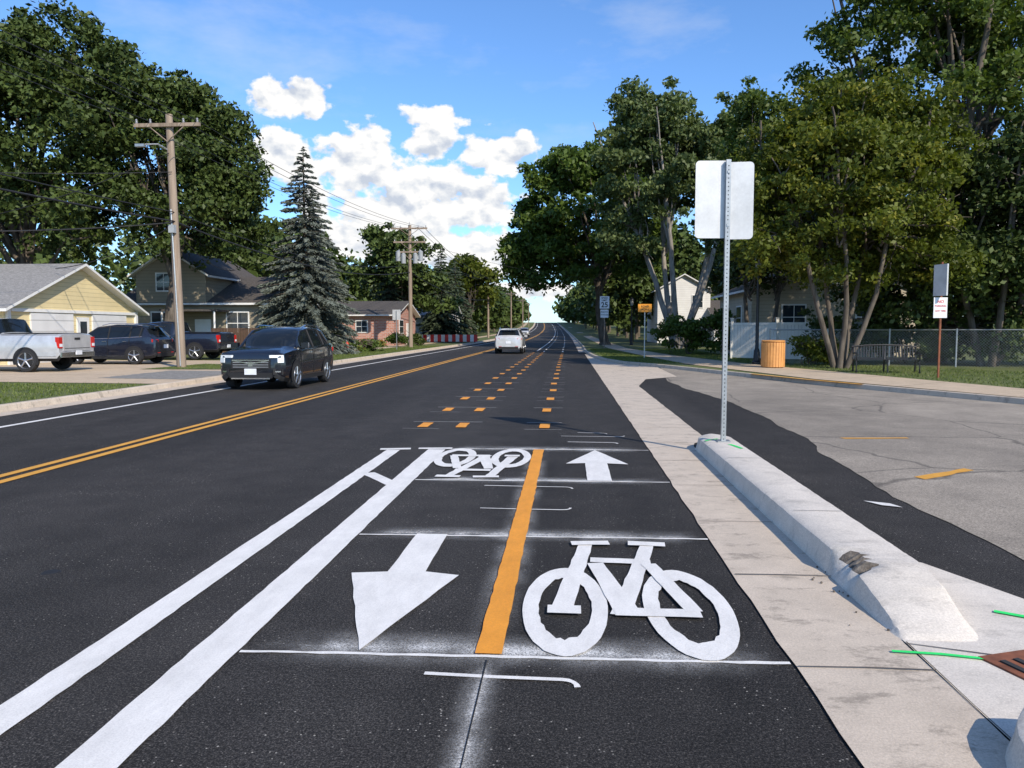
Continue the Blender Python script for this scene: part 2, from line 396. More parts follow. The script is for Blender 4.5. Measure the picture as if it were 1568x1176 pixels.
# raised kerb (bike lane separator), chipped near end
rubble=random.Random(3)
def kerb(ys,x0,x1,hf,name,chipped):
    mb=MB(); rows=[]; ch=[]
    for y in ys:
        h=hf(y); j=lambda s: rnd.uniform(-s,s)
        c=0
        if chipped and 4.62<y<5.12: c=(.03+.05*rubble.random())*max(0,min(1,(y-4.62)/.12,(5.12-y)/.18))
        ch.append(c)
        e=max(0,(y-(ys[-1]-.35)))/.35; ins=.16*e*e
        e2=max(0,1-(y-ys[0])/.55); xr=.10*e2
        jl=.010 if (chipped and y<5.3) else .0025
        pr=[(x0-.03+ins,0.0),(x0-.005+ins+j(.003)+c*.3,h*.42),(x0+.004+ins+c*1.1,h*.70-c*.35+j(.003)),(x0+.012+ins+c*1.8,h*.90-c*.5+j(.003)),(x0+.045+ins+c*2.2,h+j(.002)-c*.1),((x0+x1)/2,h+.004+j(.002)),(x1-.05-ins-xr,h+j(.002)),(x1-.02-ins-xr,h*.8),(x1+.01-ins-xr*.6,0.0)]
        rows.append([(a,y+j(jl)*.4,max(0,z)) for a,z in pr])
    for r in rows: mb.v.extend(r)
    n=9
    for i in range(len(rows)-1):
        for k in range(n-1):
            a=i*n+k
            mt='rubble' if (ch[i]+ch[i+1])>.055 and k in (2,3) else 'conc_new'
            mb.f.append((a,a+1,a+n+1,a+n)); mb.m.append(mb.mi(mt))
    mb.f.append(tuple(range(n))); mb.m.append(mb.mi('conc_new'))
    mb.f.append(tuple((len(rows)-1)*n+i for i in range(n))); mb.m.append(mb.mi('conc_new'))
    for y in (6.1,8.6):
        if ys[0]<y<ys[-1]:
            mb.face([(x0+.05,y,.1875),(x1-.05,y,.1875),(x1-.05,y+.008,.1875),(x0+.05,y+.008,.1875)],'joint')
    return mb.build(name,smooth=True,angle=38)
kerb(list(np.arange(3.98,5.3,.03))+list(np.arange(5.3,10.65,.07)),1.72,2.2,lambda y: .18 if y>4.75 else .012+.168*max(0,(y-3.98)/.77)**.8,'concrete_curb',True)
kerb(list(np.arange(-2.5,3.06,.07)),1.60,2.2,lambda y: .15,'concrete_curb',False)
mb=MB()
for i in range(12):
    x=rubble.uniform(1.5,1.70); y=rubble.uniform(4.0,5.2); s=rubble.uniform(.004,.010); mb.box((x,y,.012+s/2),(s,s*1.3,s),'rubble',rubble.random()*3,rubble.random())
mb.build('concrete_rubble')
# grate
mb=MB()
mb.box((2.34,3.58,.016),(.52,.62,.012),'rust',.35)
for i in range(6):
    a=-.2+.08*i; mb.box((2.34+a*math.cos(.35),3.58+a*math.sin(.35),.026),(.03,.46,.008),'hole',.35)
mb.build('storm_drain_grate')
mb=MB(); mb.lathe((-3.4,4.75,0),[(.006,.001),(.006,.05),(.0,.06)],'dark',n=20); mb.build('survey_cap')

# ------------------------------------------------------------------ markings
mw=MB()
strip(mw,-1.86,-1.63,-6,10.1,.008,'white',.1,.004); strip(mw,-2.40,-2.22,-6,10.0,.008,'white',.1,.004)
stroke(mw,(-2.22,8.35),(-1.80,7.75),.15,.0095,'white'); stroke(mw,(-2.5,10.05),(-2.1,10.12),.13,.0095,'white'); stroke(mw,(-2.0,10.15),(-1.55,10.2),.12,.0095,'white')
for y in (3.65,5.85,8.05,10.2):
    stroke(mw,(-1.62,y-.03),(1.07,y+.02),.026,.0068,'white',.006,.08)
poly(mw,[(-1.17,5.85),(-.93,5.85),(-.93,4.92),(-.70,4.86),(-1.03,3.66),(-1.41,4.86),(-1.18,4.90)],.011,'white',.004)
poly(mw,[(.21,8.07),(.47,8.07),(.47,9.15),(.72,9.1),(.36,10.15),(-.02,9.1),(.21,9.15)],.011,'white',.004)
def bike(ox,oy,s):
    z=[.0105]
    def P(a): return (ox+s*a[0],oy+s*a[1])
    def S(a,c,w,w2=None):
        z[0]+=.001; stroke(mw,P(a),P(c),w,z[0],'white',.004,.1,w2)
    for cx,rx in ((.24,.245),(.94,.25)):
        z[0]+=.001; b=len(mw.v); n=44
        for i in range(n):
            an=2*math.pi*i/n; j=rnd.uniform(-.008,.008)
            ro=1+j; ri=.62+rnd.uniform(-.02,.02)
            for r in (ro,ri):
                q=P((cx+rx*r*math.cos(an),.69+.70*(r if r>.8 else r*1.13)*math.sin(an))); mw.v.append((q[0],q[1],z[0]))
        for i in range(n):
            a=b+2*i; c=b+2*((i+1)%n); mw.f.append((a,c,c+1,a+1)); mw.m.append(mw.mi('white'))
    S((.39,1.98),(.22,.62),.10,.13); S((.41,1.58),(.82,1.56),.11); S((.84,1.98),(.55,.55),.10,.12)
    S((.44,1.50),(.60,.55),.11,.15); S((.52,.60),(1.0,.60),.12); S((.80,1.5),(.97,.62),.10)
    S((.28,1.97),(.56,2.0),.10); S((.70,2.0),(.97,1.98),.11); S((.14,.60),(.33,.60),.12)
bike(-.25,3.67,1); bike(-.46,10.17,-1)
def hook(x0,x1,y,r=.1,w=.03,up=1):
    pts=[(x0,y+.02),((x0+x1)/2,y+.005),(x1,y)]+[(x1+r*math.sin(a),y-r*up*(1-math.cos(a))) for a in (.4,.8,1.2,1.6)]
    pline(mw,pts,w,.0066,'white')
hook(-.66,-.02,3.42,.07,.028); hook(-.78,-.05,6.75,.08,.02,-1); hook(-.85,-.03,7.75,.08,.02); hook(.0,.6,10.9,.1,.03); hook(-.1,.75,11.5,.1,.02,-1)
hook(.15,.5,11.9,.1,.02)
strip(mw,-9.35,-9.22,-12,420,.008,'white',3,.006)
y=12.7
mo=MB()
while y<54:
    for cx in (-.40,-1.77,-2.38):
        j=rnd.uniform(-.02,.02)
        strip(mo,cx-.085+j,cx+.085+j,y-.30,y+.30,.012,'orange',.1,.006)
        strip(mw,cx-.30,cx+.30,y+.46,y+.476,.008,'white',3)
        if rnd.random()<.5: strip(mw,cx-.3,cx+.3,y-.46,y-.45,.008,'white',3)
    y+=2.52
for y0 in np.arange(56,330,6):
    for cx in (-1.77,-.4): strip(mw,cx-.06,cx+.06,y0,y0+2.0,.008,'white',3)
strip(mw,-2.38,-2.27,58,400,.0095,'white',4)
mw.build('white_road_markings')
strip(mo,-.45,-.315,3.66,10.15,.014,'orange',.1,.004)
strip(mo,-6.24,-6.12,-12,420,.008,'yellow',3,.005); strip(mo,-6.0,-5.88,-12,420,.008,'yellow',3,.005)
poly(mo,[(5.1,8.9),(5.2,8.8),(6.1,9.5),(6.0,9.62)],.011,'yellow'); poly(mo,[(3.75,8.55),(3.8,8.4),(4.6,9.0),(4.55,9.12)],.011,'yellow',.02)
poly(mo,[(4.0,11.6),(4.05,11.5),(5.0,11.6),(5.0,11.7)],.011,'yellow',.02); 
mo.build('orange_road_markings')
mb=MB()
for (a,c,w,z) in (((1.60,3.82),(2.06,3.75),.026,.021),((2.40,4.42),(2.85,4.12),.035,.021),((2.0,9.62),(2.08,9.3),.05,.187),((1.75,9.9),(1.95,10.1),.03,.189)):
    pline(mb,[a,((a[0]+c[0])/2,(a[1]+c[1])/2+.015),c],w,z,'green_spray',.004)
poly(mb,[(2.75,7.3),(2.95,7.2),(3.0,7.05),(2.85,7.12)],.012,'white')
mb.build('spray_paint_marks')
def haze(name,segs):
    V=[];F=[];A=[]
    for (x0,x1,y0,w,horiz) in segs:
        b=len(V); n=12
        for i in range(n+1):
            t=x0+(x1-x0)*i/n; e=min(1,min(i,n-i)/1.5)
            for j,(o,f) in enumerate(((-w,0),(-w*.35,.5),(0,1),(w*.35,.5),(w,0))):
                V.append((t,y0+o,.004) if horiz else (y0+o,t,.0042)); A.append(f*e)
        for i in range(n):
            for j in range(4):
                a=b+i*5+j; F.append((a,a+5,a+6,a+1) if horiz else (a,a+1,a+6,a+5))
    me=bpy.data.meshes.new(name); me.from_pydata(V,[],F); me.materials.append(M['haze'])
    at=me.attributes.new('fade','FLOAT','POINT'); at.data.foreach_set('value',A)
    o=bpy.data.objects.new(name,me); COL.objects.link(o)
haze('paint_overspray',[(-1.6,1.05,3.72,.26,True),(-1.6,1.05,5.90,.24,True),(-1.6,1.05,8.10,.22,True),(-1.6,1.05,10.25,.28,True),
   (1.8,3.65,-.385,.12,False),(3.7,10.1,-.385,.18,False)])
mb=MB(); pline(mb,[(-.385,1.2),(-.383,2.5),(-.386,3.6)],.008,.008,'dark'); mb.build('chalk_layout_line')

# ------------------------------------------------------------------ vehicles
def vehicle(name,loc,rz,body,kind='suv'):
    r=root(name,loc,rz)
    if kind=='suv':
        L=4.35; wheels=(.84,3.46); wr=.36
        S=[(0.0,.68,.36,.78,.84,.55),(0.04,.80,.28,.90,.96,.66),(.14,.88,.24,.97,1.03,.74),(.42,.915,.22,1.01,1.08,.76),(1.10,.925,.22,1.06,1.14,.77),
           (1.42,.925,.22,1.07,1.38,.71),(1.76,.925,.22,1.09,1.60,.66),(2.5,.925,.22,1.11,1.68,.67),(3.3,.925,.22,1.15,1.66,.66),(3.80,.92,.24,1.18,1.59,.62),
           (4.14,.90,.26,1.16,1.22,.74),(4.30,.87,.30,1.06,1.12,.72),(4.35,.82,.38,.98,1.03,.68)]
        gl=(4,9); wind=(4,5); rear=(9,)
    else:
        L=5.8; wheels=(1.0,4.6); wr=.40
        S=[(0.0,.80,.45,.92,1.0,.7),(.1,.92,.38,1.02,1.1,.8),(.5,.98,.36,1.08,1.18,.85),(1.45,1.0,.36,1.15,1.25,.84),(1.8,1.0,.36,1.18,1.58,.76),(2.15,1.0,.36,1.2,1.82,.70),
           (2.8,1.0,.36,1.21,1.87,.70),(3.4,1.0,.36,1.22,1.84,.69),(3.55,1.0,.36,1.22,1.36,.80),(3.6,1.0,.36,1.26,1.32,.93),(5.72,1.0,.38,1.26,1.32,.93),(5.8,.97,.5,1.22,1.28,.9)]
        gl=(3,7); wind=(3,4); rear=(7,)
    mb=MB(); rows=[]
    for (y,w,zb,zl,zt,wr_) in S:
        h=[(w*.90,zb),(w*.985,zb+.10),(w*1.012,zb+(zl-zb)*.50),(w*.985,zl-.09),(w*.965,zl),(wr_+.02,zt-.05),(wr_*.88,zt),(wr_*.45,zt+.018)]
        rows.append([(a,y,z) for a,z in h]+[(0,y,zt+.024)]+[(-a,y,z) for a,z in h[::-1]])
    n=len(rows[0])
    for q in rows: mb.v.extend(q)
    for i in range(len(rows)-1):
        for k in range(n-1):
            a=i*n+k; kk=min(k,n-2-k); m=body
            if kk==4 and gl[0]<=i<gl[1]: m='glass'
            if kk>=5 and (i in wind or i in rear): m='glass'
            if kk in(0,): m='dark'
            mb.f.append((a,a+n,a+n+1,a+1)); mb.m.append(mb.mi(m))
    mb.f.append(tuple(range(n))); mb.m.append(mb.mi(body)); mb.f.append(tuple((len(rows)-1)*n+i for i in range(n-1,-1,-1))); mb.m.append(mb.mi(body))
    mb.f.append(tuple(i for i in [0,n-1]+[(len(rows)-1)*n+n-1,(len(rows)-1)*n])); mb.m.append(mb.mi('dark'))
    mb.build('body',r,True,28)
    mb=MB()
    def side(i,f,idx,off=.006):
        a=Vector(rows[i][idx]); c=Vector(rows[i+1][idx]); p=a+(c-a)*f; s=1 if p.x>0 else -1
        return (p.x+s*off,p.y,p.z+off*.5)
    for idx in (4,n-6):
        idx=4 if idx==4 else n-5; jdx=5 if idx==4 else n-6
        pts=[rows[i][idx] for i in range(gl[0],gl[1]+1)]; mb.tube([(x,y,z) for x,y,z in pts],.011,'chrome' if kind=='suv' else body,6)
        pts=[rows[i][jdx] for i in range(gl[0],gl[1]+(2 if kind=='suv' else 1))]; mb.tube(pts,.03,body,6)
        for (i,f) in (((6,.75),(7,.95),(8,.8)) if kind=='suv' else ((5,.95),(6,.95))):
            mb.tube([side(i,f,idx),side(i,f,jdx)],.03,body if kind!='suv' else 'dark',6)
    mb.build('pillars',r,True)
    mb=MB(); mw_=MB()
    w=S[5][1]
    for sx in(-1,1):
        for wy in wheels:
            R0=wr+.07
            pts=[(sx*(w+.014),wy+R0*math.cos(RAD(a)),wr+R0*math.sin(RAD(a))) for a in range(-18,199,12)]
            if sx<0: pts=pts[::-1]
            mb.face(pts,'dark')
            c=(sx*(w-.09),wy,wr)
            prof=[(-.11,wr*.6),(-.11,wr*.94),(-.07,wr),(.07,wr),(.112,wr*.94),(.118,wr*.74),(.10,wr*.70)]
            mw_.lathe(c,[(sx*h,q) for h,q in prof],'tyre','X',28)
            mw_.lathe(c,[(sx*.10,wr*.71),(sx*.118,wr*.68),(sx*.06,wr*.62),(sx*.05,.001)],'dark','X',28)
            mw_.lathe(c,[(sx*.10,wr*.72),(sx*.122,wr*.70),(sx*.10,wr*.65)],'rim','X',28)
            for s5 in range(5):
                a=2*math.pi*s5/5+.3
                p0=Vector((c[0]+sx*.105,wy,wr)); dv=Vector((0,math.cos(a),math.sin(a)))
                mw_.tube([p0,p0+dv*wr*.35,p0+dv*wr*.68],[.035,.026,.032],'rim',6)
            mw_.lathe(c,[(sx*.125,.001),(sx*.125,.05),(sx*.08,.06)],'rim','X',12)
    mb.build('wheel_arches',r); mw_.build('wheels',r,True)
    mb=MB()
    if kind=='suv':
        for sx in(-1,1):
            mb.box((sx*.66,.085,.90),(.36,.14,.07),'lamp',sx*.36); mb.box((sx*.76,.10,.80),(.16,.14,.13),'lamp',sx*.5)
            mb.box((sx*.70,.075,.50),(.26,.12,.16),'dark',sx*.4); mb.box((sx*.70,.06,.50),(.14,.12,.035),'chrome',sx*.4)
            mb.box((sx*1.0,1.34,1.17),(.2,.12,.15),body,sx*.1); mb.box((sx*.93,1.34,1.10),(.1,.06,.05),'dark')
            mb.box((sx*.72,4.24,1.0),(.32,.14,.12),'red',-sx*.3); mb.box((sx*.55,4.33,.48),(.2,.06,.05),'red')
            mb.tube([(sx*.66,1.95,1.65),(sx*.68,2.3,1.73),(sx*.68,3.3,1.72),(sx*.64,3.7,1.64)],.018,'chrome',6)
            for yy in(2.15,3.05): mb.box((sx*.938,yy,.97),(.02,.18,.025),'chrome')
            for yy in(1.25,2.3,3.25): mb.box((sx*.934,yy,.72),(.012,.010,.66),'dark')
            mb.box((sx*.925,2.17,.29),(.03,1.9,.11),'dark'); mb.box((sx*.945,2.17,.36),(.012,1.8,.018),'chrome')
        mb.box((0,.03,.70),(1.05,.12,.26),'dark')
        for zz in(.62,.68,.74): mb.box((0,-.032,zz),(.96,.01,.012),'transf')
        mb.box((0,-.035,.80),(1.0,.02,.022),'chrome'); mb.box((.25,-.036,.75),(.5,.02,.025),'chrome',0,0,-.18); mb.box((-.25,-.036,.75),(.5,.02,.025),'chrome',0,0,.18); mb.box((0,-.04,.70),(.12,.02,.12),'chrome')
        mb.box((0,.02,.40),(1.15,.12,.14),'dark'); mb.box((0,-.042,.32),(1.05,.03,.03),'chrome')
        mb.box((0,-.05,.50),(.32,.02,.16),'plate'); mb.box((0,4.37,.76),(.34,.02,.16),'plate'); mb.box((0,4.33,.40),(1.3,.08,.16),'dark')
        mb.box((0,4.02,1.61),(.95,.24,.03),body)
    else:
        mb.box((0,5.79,.60),(1.85,.16,.16),'chrome'); mb.box((0,5.815,.98),(1.5,.02,.5),body); mb.box((0,5.83,1.15),(.3,.02,.08),'dark')
        mb.box((0,5.83,.82),(1.4,.012,.015),'dark'); mb.box((0,5.88,.66),(.32,.02,.15),'plate'); mb.box((0,4.65,1.348),(1.5,1.95,.02),'dark')
        for sx in(-1,1):
            mb.box((sx*.905,5.76,1.02),(.18,.14,.38),'red'); mb.box((sx*.905,5.835,.93),(.14,.01,.10),'plate')
            mb.box((sx*1.09,1.75,1.24),(.2,.14,.22),'dark'); mb.box((sx*.75,.06,.92),(.3,.14,.2),'lamp'); mb.box((sx*.96,5.3,.62),(.10,.8,.14),body)
            for yy in(2.6,3.45): mb.box((sx*1.015,yy,1.08),(.02,.18,.03),'dark')
            for yy in(2.75,3.6): mb.box((sx*1.008,yy,.85),(.012,.012,.65),'dark')
        mb.box((0,0.0,.86),(1.1,.08,.26),'dark'); mb.box((0,-.02,.6),(1.7,.1,.16),'chrome')
    mb.build('lights_and_trim',r)
    return r
vehicle('black_suv',(-8.33,19.7,.0),0,'black_car')
vehicle('silver_suv',(-3.95,55.2,.0),math.pi,'white_car')
vehicle('black_suv',(-8.0,96,zf(96)),0,'black_car'); vehicle('silver_suv',(-8.6,150,zf(150)),0,'white_car')
def park(name,xr,yc,body,kind,z=.135):
    L=5.8 if kind!='suv' else 4.35
    return vehicle(name,(xr-L,yc,z),-math.pi/2,body,kind)
park('silver_pickup_truck',-17.5,26.3,'silver_car','pickup')
park('dark_blue_suv',-17.4,32.2,'blue_car','suv')
park('black_pickup_truck',-17.0,37.4,'blue_car','pickup')

# ------------------------------------------------------------------ signs and street furniture
def perf_post(name_root,x,y,z0,z1,w=.05):
    mb=MB(); mb.box((x,y,(z0+z1)/2),(w,w,z1-z0),'steel')
    z=z0+.05
    while z<z1-.03:
        mb.box((x,y-w/2-.001,z),(.013,.002,.013),'hole'); z+=.0508
    return mb.build('post',name_root)
r=root('traffic_sign')
perf_post(r,1.97,9.87,.17,3.70,.057)
def rplate(mb,x0,x1,z0,z1,y,rad,k,corners,skew=0):
    pts=[]
    for (cx,cz,a0,on) in ((x1-rad,z1-rad,0,corners[0]),(x0+rad,z1-rad,90,corners[1]),(x0+rad,z0+rad,180,corners[2]),(x1-rad,z0+rad,270,corners[3])):
        if on:
            for i in range(5):
                a=RAD(a0+22.5*i); pts.append((cx+rad*math.cos(a),cz+rad*math.sin(a)))
        else:
            s=((1,1),(-1,1),(-1,-1),(1,-1))[a0//90]; pts.append((cx+s[0]*rad,cz+s[1]*rad))
    f=[(x,y+skew*(x-1.96),z) for x,z in pts]; g=[(x,y+.004+skew*(x-1.96),z) for x,z in pts]
    mb.face(f,k); mb.face(g[::-1],k)
    for i in range(len(f)):
        j=(i+1)%len(f); mb.face([f[j],f[i],g[i],g[j]],k)
mb=MB()
rplate(mb,1.575,1.952,2.745,3.70,9.915,.05,'alu',(0,1,1,0),.06); rplate(mb,1.958,2.29,2.73,3.68,9.915,.05,'alu',(1,0,0,1),-.06)
for zz in (3.55,2.9): mb.box((1.97,9.838,zz),(.03,.012,.03),'steel')
mb.build('sign_panel',r)
mb=MB(); mb.box((1.97,9.87,.19),(.16,.16,.02),'steel'); mb.build('base_plate',r)

r=root('speed_limit_sign')
mb=MB(); mb.box((2.8,60.4,2.0),(.07,.07,4.3),'wood'); mb.build('post',r)
mb=MB(); mb.box((2.8,60.34,3.72),(.72,.02,.95),'sign_white'); mb.box((2.8,60.34,2.85),(.62,.02,.62),'sign_white'); mb.build('panels',r)
text('SPEED',(2.8,60.32,4.05),.19,'black',r); text('LIMIT',(2.8,60.32,3.87),.19,'black',r); text('25',(2.8,60.32,3.52),.55,'black',r)
text('PHOTO',(2.8,60.32,2.97),.16,'black',r); text('ENFORCED',(2.8,60.32,2.76),.11,'black',r)
r=root('orange_sign')
mb=MB(); mb.box((3.95,40.4,1.4),(.05,.05,2.9),'steel'); mb.build('post',r)
mb=MB(); mb.box((3.95,40.36,2.72),(.70,.02,.42),'sign_orange'); mb.build('panel',r); text('ROAD',(3.95,40.345,2.8),.14,'black',r); text('WORK',(3.95,40.345,2.64),.14,'black',r)
r=root('no_parking_sign')
mb=MB(); mb.box((11.3,24.4,1.85),(.05,.05,3.6),'rust'); mb.build('post',r)
mb=MB(); mb.box((11.27,24.36,2.27),(.40,.015,.62),'sign_white'); mb.box((11.24,24.33,3.10),(.05,.5,.95),'alu',.35); mb.build('panels',r)
text('NO',(11.27,24.348,2.45),.12,'signred',r); text('PARKING',(11.27,24.348,2.32),.08,'signred',r); text('ANY TIME',(11.27,24.348,2.17),.07,'signred',r)
r=root('traffic_sign'); mb=MB(); mb.box((-12.6,56,1.5),(.05,.05,3.0),'steel'); mb.build('post',r); mb=MB(); mb.box((-12.6,56.04,2.7),(.6,.02,.75),'alu'); mb.build('sign_panel',r)
def lamp(x,y,z,H=4.9):
    r=root('street_lamp',(x,y,z)); mb=MB()
    mb.lathe((0,0,0),[(0,.2),(.12,.2),(.18,.15),(.6,.12),(.7,.075),(H*.5,.065),(H-.95,.055),(H-.93,.09),(H-.85,.12),(H-.82,.06)],'iron',n=14); mb.build('post',r,True)
    mb=MB(); mb.lathe((0,0,0),[(H-.82,.10),(H-.75,.13),(H-.35,.17)],'lampglass',n=8); mb.build('globe',r)
    mb=MB()
    for i in range(8):
        a=2*math.pi*i/8; mb.tube([(.13*math.cos(a),.13*math.sin(a),H-.78),(.175*math.cos(a),.175*math.sin(a),H-.35)],.01,'iron',5)
    mb.lathe((0,0,0),[(H-.36,.22),(H-.32,.22),(H-.15,.10),(H-.1,.03),(H,.01)],'iron',n=14); mb.build('cap',r,True)
lamp(8.0,33.4,.12); lamp(6.0,74,.12,4.6)
r=root('trash_can',(7.95,30.6,.138)); mb=MB()
for i in range(26):
    a=2*math.pi*i/26; mb.box((.43*math.cos(a),.43*math.sin(a),.50),(.03,.09,.94),'slat',a)
mb.build('slats',r); mb=MB(); mb.lathe((0,0,0),[(.02,.40),(.98,.40),(1.0,.44),(1.04,.45),(1.06,.40),(1.06,.22),(.95,.2)],'slat',n=26); mb.lathe((0,0,0),[(.3,.39),(1.03,.2)],'dark',n=20); mb.build('rim',r,True)
r=root('park_bench',(10.9,27.3,.13),RAD(-8)); mb=MB()
for i in range(8): mb.box((0,-.22+.065*i,.45),(2.1,.045,.02),'iron')
mb.build('seat',r); mb=MB()
for i in range(24): mb.box((-1.0+.087*i,.30,.70),(.035,.02,.46),'iron',0,-.15)
mb.tube([(-1.05,.33,.88),(-.6,.34,.93),(0,.34,.95),(.6,.34,.93),(1.05,.33,.88)],.03,'iron',8); mb.box((0,.26,.49),(2.1,.03,.05),'iron'); mb.build('backrest',r)
for sx in(-1.0,0,1.0):
    mb=MB(); mb.tube([(sx,-.26,0),(sx,-.24,.43),(sx,.24,.43),(sx,.34,.9)],.03,'iron',8); mb.tube([(sx,.3,0),(sx,.24,.43)],.03,'iron',8)
    if sx: mb.tube([(sx,-.24,.43),(sx,-.26,.64),(sx,-.1,.68),(sx,.29,.66)],.03,'iron',8)
    mb.build('leg',r,True)
r=root('fire_hydrant',(-14.0,48,.12)); mb=MB(); mb.lathe((0,0,0),[(0,.16),(.05,.16),(.06,.11),(.5,.11),(.52,.14),(.56,.14),(.62,.11),(.7,.06),(.76,.03),(.78,.001)],'hyd',n=16)
mb.tube([(-.2,0,.42),(.2,0,.42)],.055,'hyd',10); mb.tube([(0,-.19,.38),(0,0,.38)],.07,'hyd',10); mb.build('barrel',r,True)
r=root('striped_barricade',(-11.9,88,zf(88)+.12)); mb=MB()
for i in range(16): mb.box((-5+i*.42,0,.5),(.415,.12,.8),'signred' if i%2 else 'sign_white',0,0,0)
for i in range(5): mb.box((-5+i*1.55,0,.05),(.1,.5,.1),'dark')
mb.build('boards',r)

# ------------------------------------------------------------------ utility poles
def upole(x,y,H,arms=((.97,2.65),),extra=None,lean=0,z=None):
    z=zf(y)+.1 if z is None else z; x+=xf(y)
    r=root('utility_pole',(x,y,z)); mb=MB()
    mb.tube([(0,0,0),(lean*.5,0,H*.5),(lean,0,H)],[.18,.16,.13],'wood',12); mb.build('shaft',r,True)
    mb=MB()
    for (f,L) in arms:
        zz=H*f; mb.box((lean,-.18,zz),(L,.10,.13),'wood')
        if L>1.5:
            mb.tube([(lean-L*.28,-.2,zz-.02),(lean,-.18,zz-.62)],.022,'wood',5); mb.tube([(lean+L*.28,-.2,zz-.02),(lean,-.18,zz-.62)],.022,'wood',5)
        for t in (-.46,-.25,.25,.46): mb.lathe((lean+t*L,-.18,zz+.065),[(0,.03),(.05,.05),(.10,.03),(.14,.045),(.18,.01)],'insul',n=8)
    mb.build('crossarm',r)
    if extra:
        mb=MB(); mb.tube([(lean,-.13,H-.1),(lean,-.13,H+.25)],.02,'insul',6)
        for (dx,zz) in extra:
            mb.tube([(dx,-.25,zz),(dx,-.25,zz+.75)],.2,'transf',12); mb.lathe((dx,-.25,zz+.75),[(0,.21),(.06,.15),(.14,.02)],'transf',n=12)
        mb.build('transformers',r,True)
    return r
upole(-15.05,29,9.7,((.955,2.6),),None,-.2)
mb=MB(); mb.tube([(-15.0,28.82,.2),(-15.18,28.80,6.2)],.03,'steel',6); mb.box((-15.13,28.76,5.45),(.22,.2,.3),'transf')
mb.tube([(-15.2,29,8.4),(-15.5,28.6,8.6),(-15.9,28.4,8.55)],.03,'steel',6); mb.box((-16.05,28.35,8.5),(.35,.18,.1),'steel'); mb.build('pole_conduit')
upole(-13.2,64,10.2,((.97,3.0),(.86,2.7),(.78,1.9)),((-.95,7.2),(.95,7.2),(-.5,7.0),(.5,7.0)))
upole(-12.8,125,9.8,((.95,2.5),)); upole(-12.6,180,9.8,((.95,2.5),)); upole(-12.4,240,9.8,((.95,2.5),)); upole(-12.4,310,9.8,((.95,2.5),))
upole(-15.3,-16,9.8,((.95,2.6),))
wires=MB()
def wire(a,c,sag,r=.012,n=14):
    a=Vector(a);c=Vector(c); pts=[]
    for i in range(n+1):
        t=i/n; p=a+(c-a)*t; p.z-=sag*4*t*(1-t); pts.append(p)
    wires.tube(pts,r,'wire',5,False)
P0=(-15.3,-16.2); P1=(-15.25,28.84); P2=(-13.2,63.84)
def PP(x,y): return (x+xf(y),y-.2,zf(y)+.1)
P3,P4,P5=PP(-12.8,125),PP(-12.6,180),PP(-12.4,240)
for t in(-1.2,-.65,.65,1.2):
    wire((P0[0]+t,P0[1],9.55),(P1[0]+t,P1[1],9.5),.7); wire((P1[0]+t,P1[1],9.5),(P2[0]+t,P2[1],10.1),.6); wire((P2[0]+t,P2[1],10.1),(P3[0]+t,P3[1],P3[2]+9.5),.9,.02); wire((P3[0]+t,P3[1],P3[2]+9.5),(P4[0]+t,P4[1],P4[2]+9.5),.9,.025); wire((P4[0]+t,P4[1],P4[2]+9.5),(P5[0]+t,P5[1],P5[2]+9.5),.9,.03)
wire((-15.4,-16.2,6.3),(-15.1,28.8,5.75),.8,.03); wire((-15.1,28.8,5.75),(-13.2,63.8,6.4),.9,.03); wire((-13.2,63.8,6.4),(P3[0],P3[1],P3[2]+6.3),.9,.03)
wire((-15.4,-16.2,6.9),(-15.1,28.8,6.1),.8,.018); wire((-15.1,28.8,6.1),(-13.2,63.8,7.0),.9,.018)
wire((-15.1,28.8,5.6),(-23.5,34,4.4),.3,.018); wire((-15.1,28.8,5.5),(-19,43,5.0),.5,.018); wire((-15.1,28.8,5.7),(-34,25,6.0),.6,.026); wire((-15.2,28.8,8.3),(-34,38,7.0),.6,.018)
wire((-13.2,63.8,9.2),(9,75,6.5),1.2,.012); wire((-15.1,28.8,7.6),(-42,22,9),.8,.015)
wires.build('power_lines')

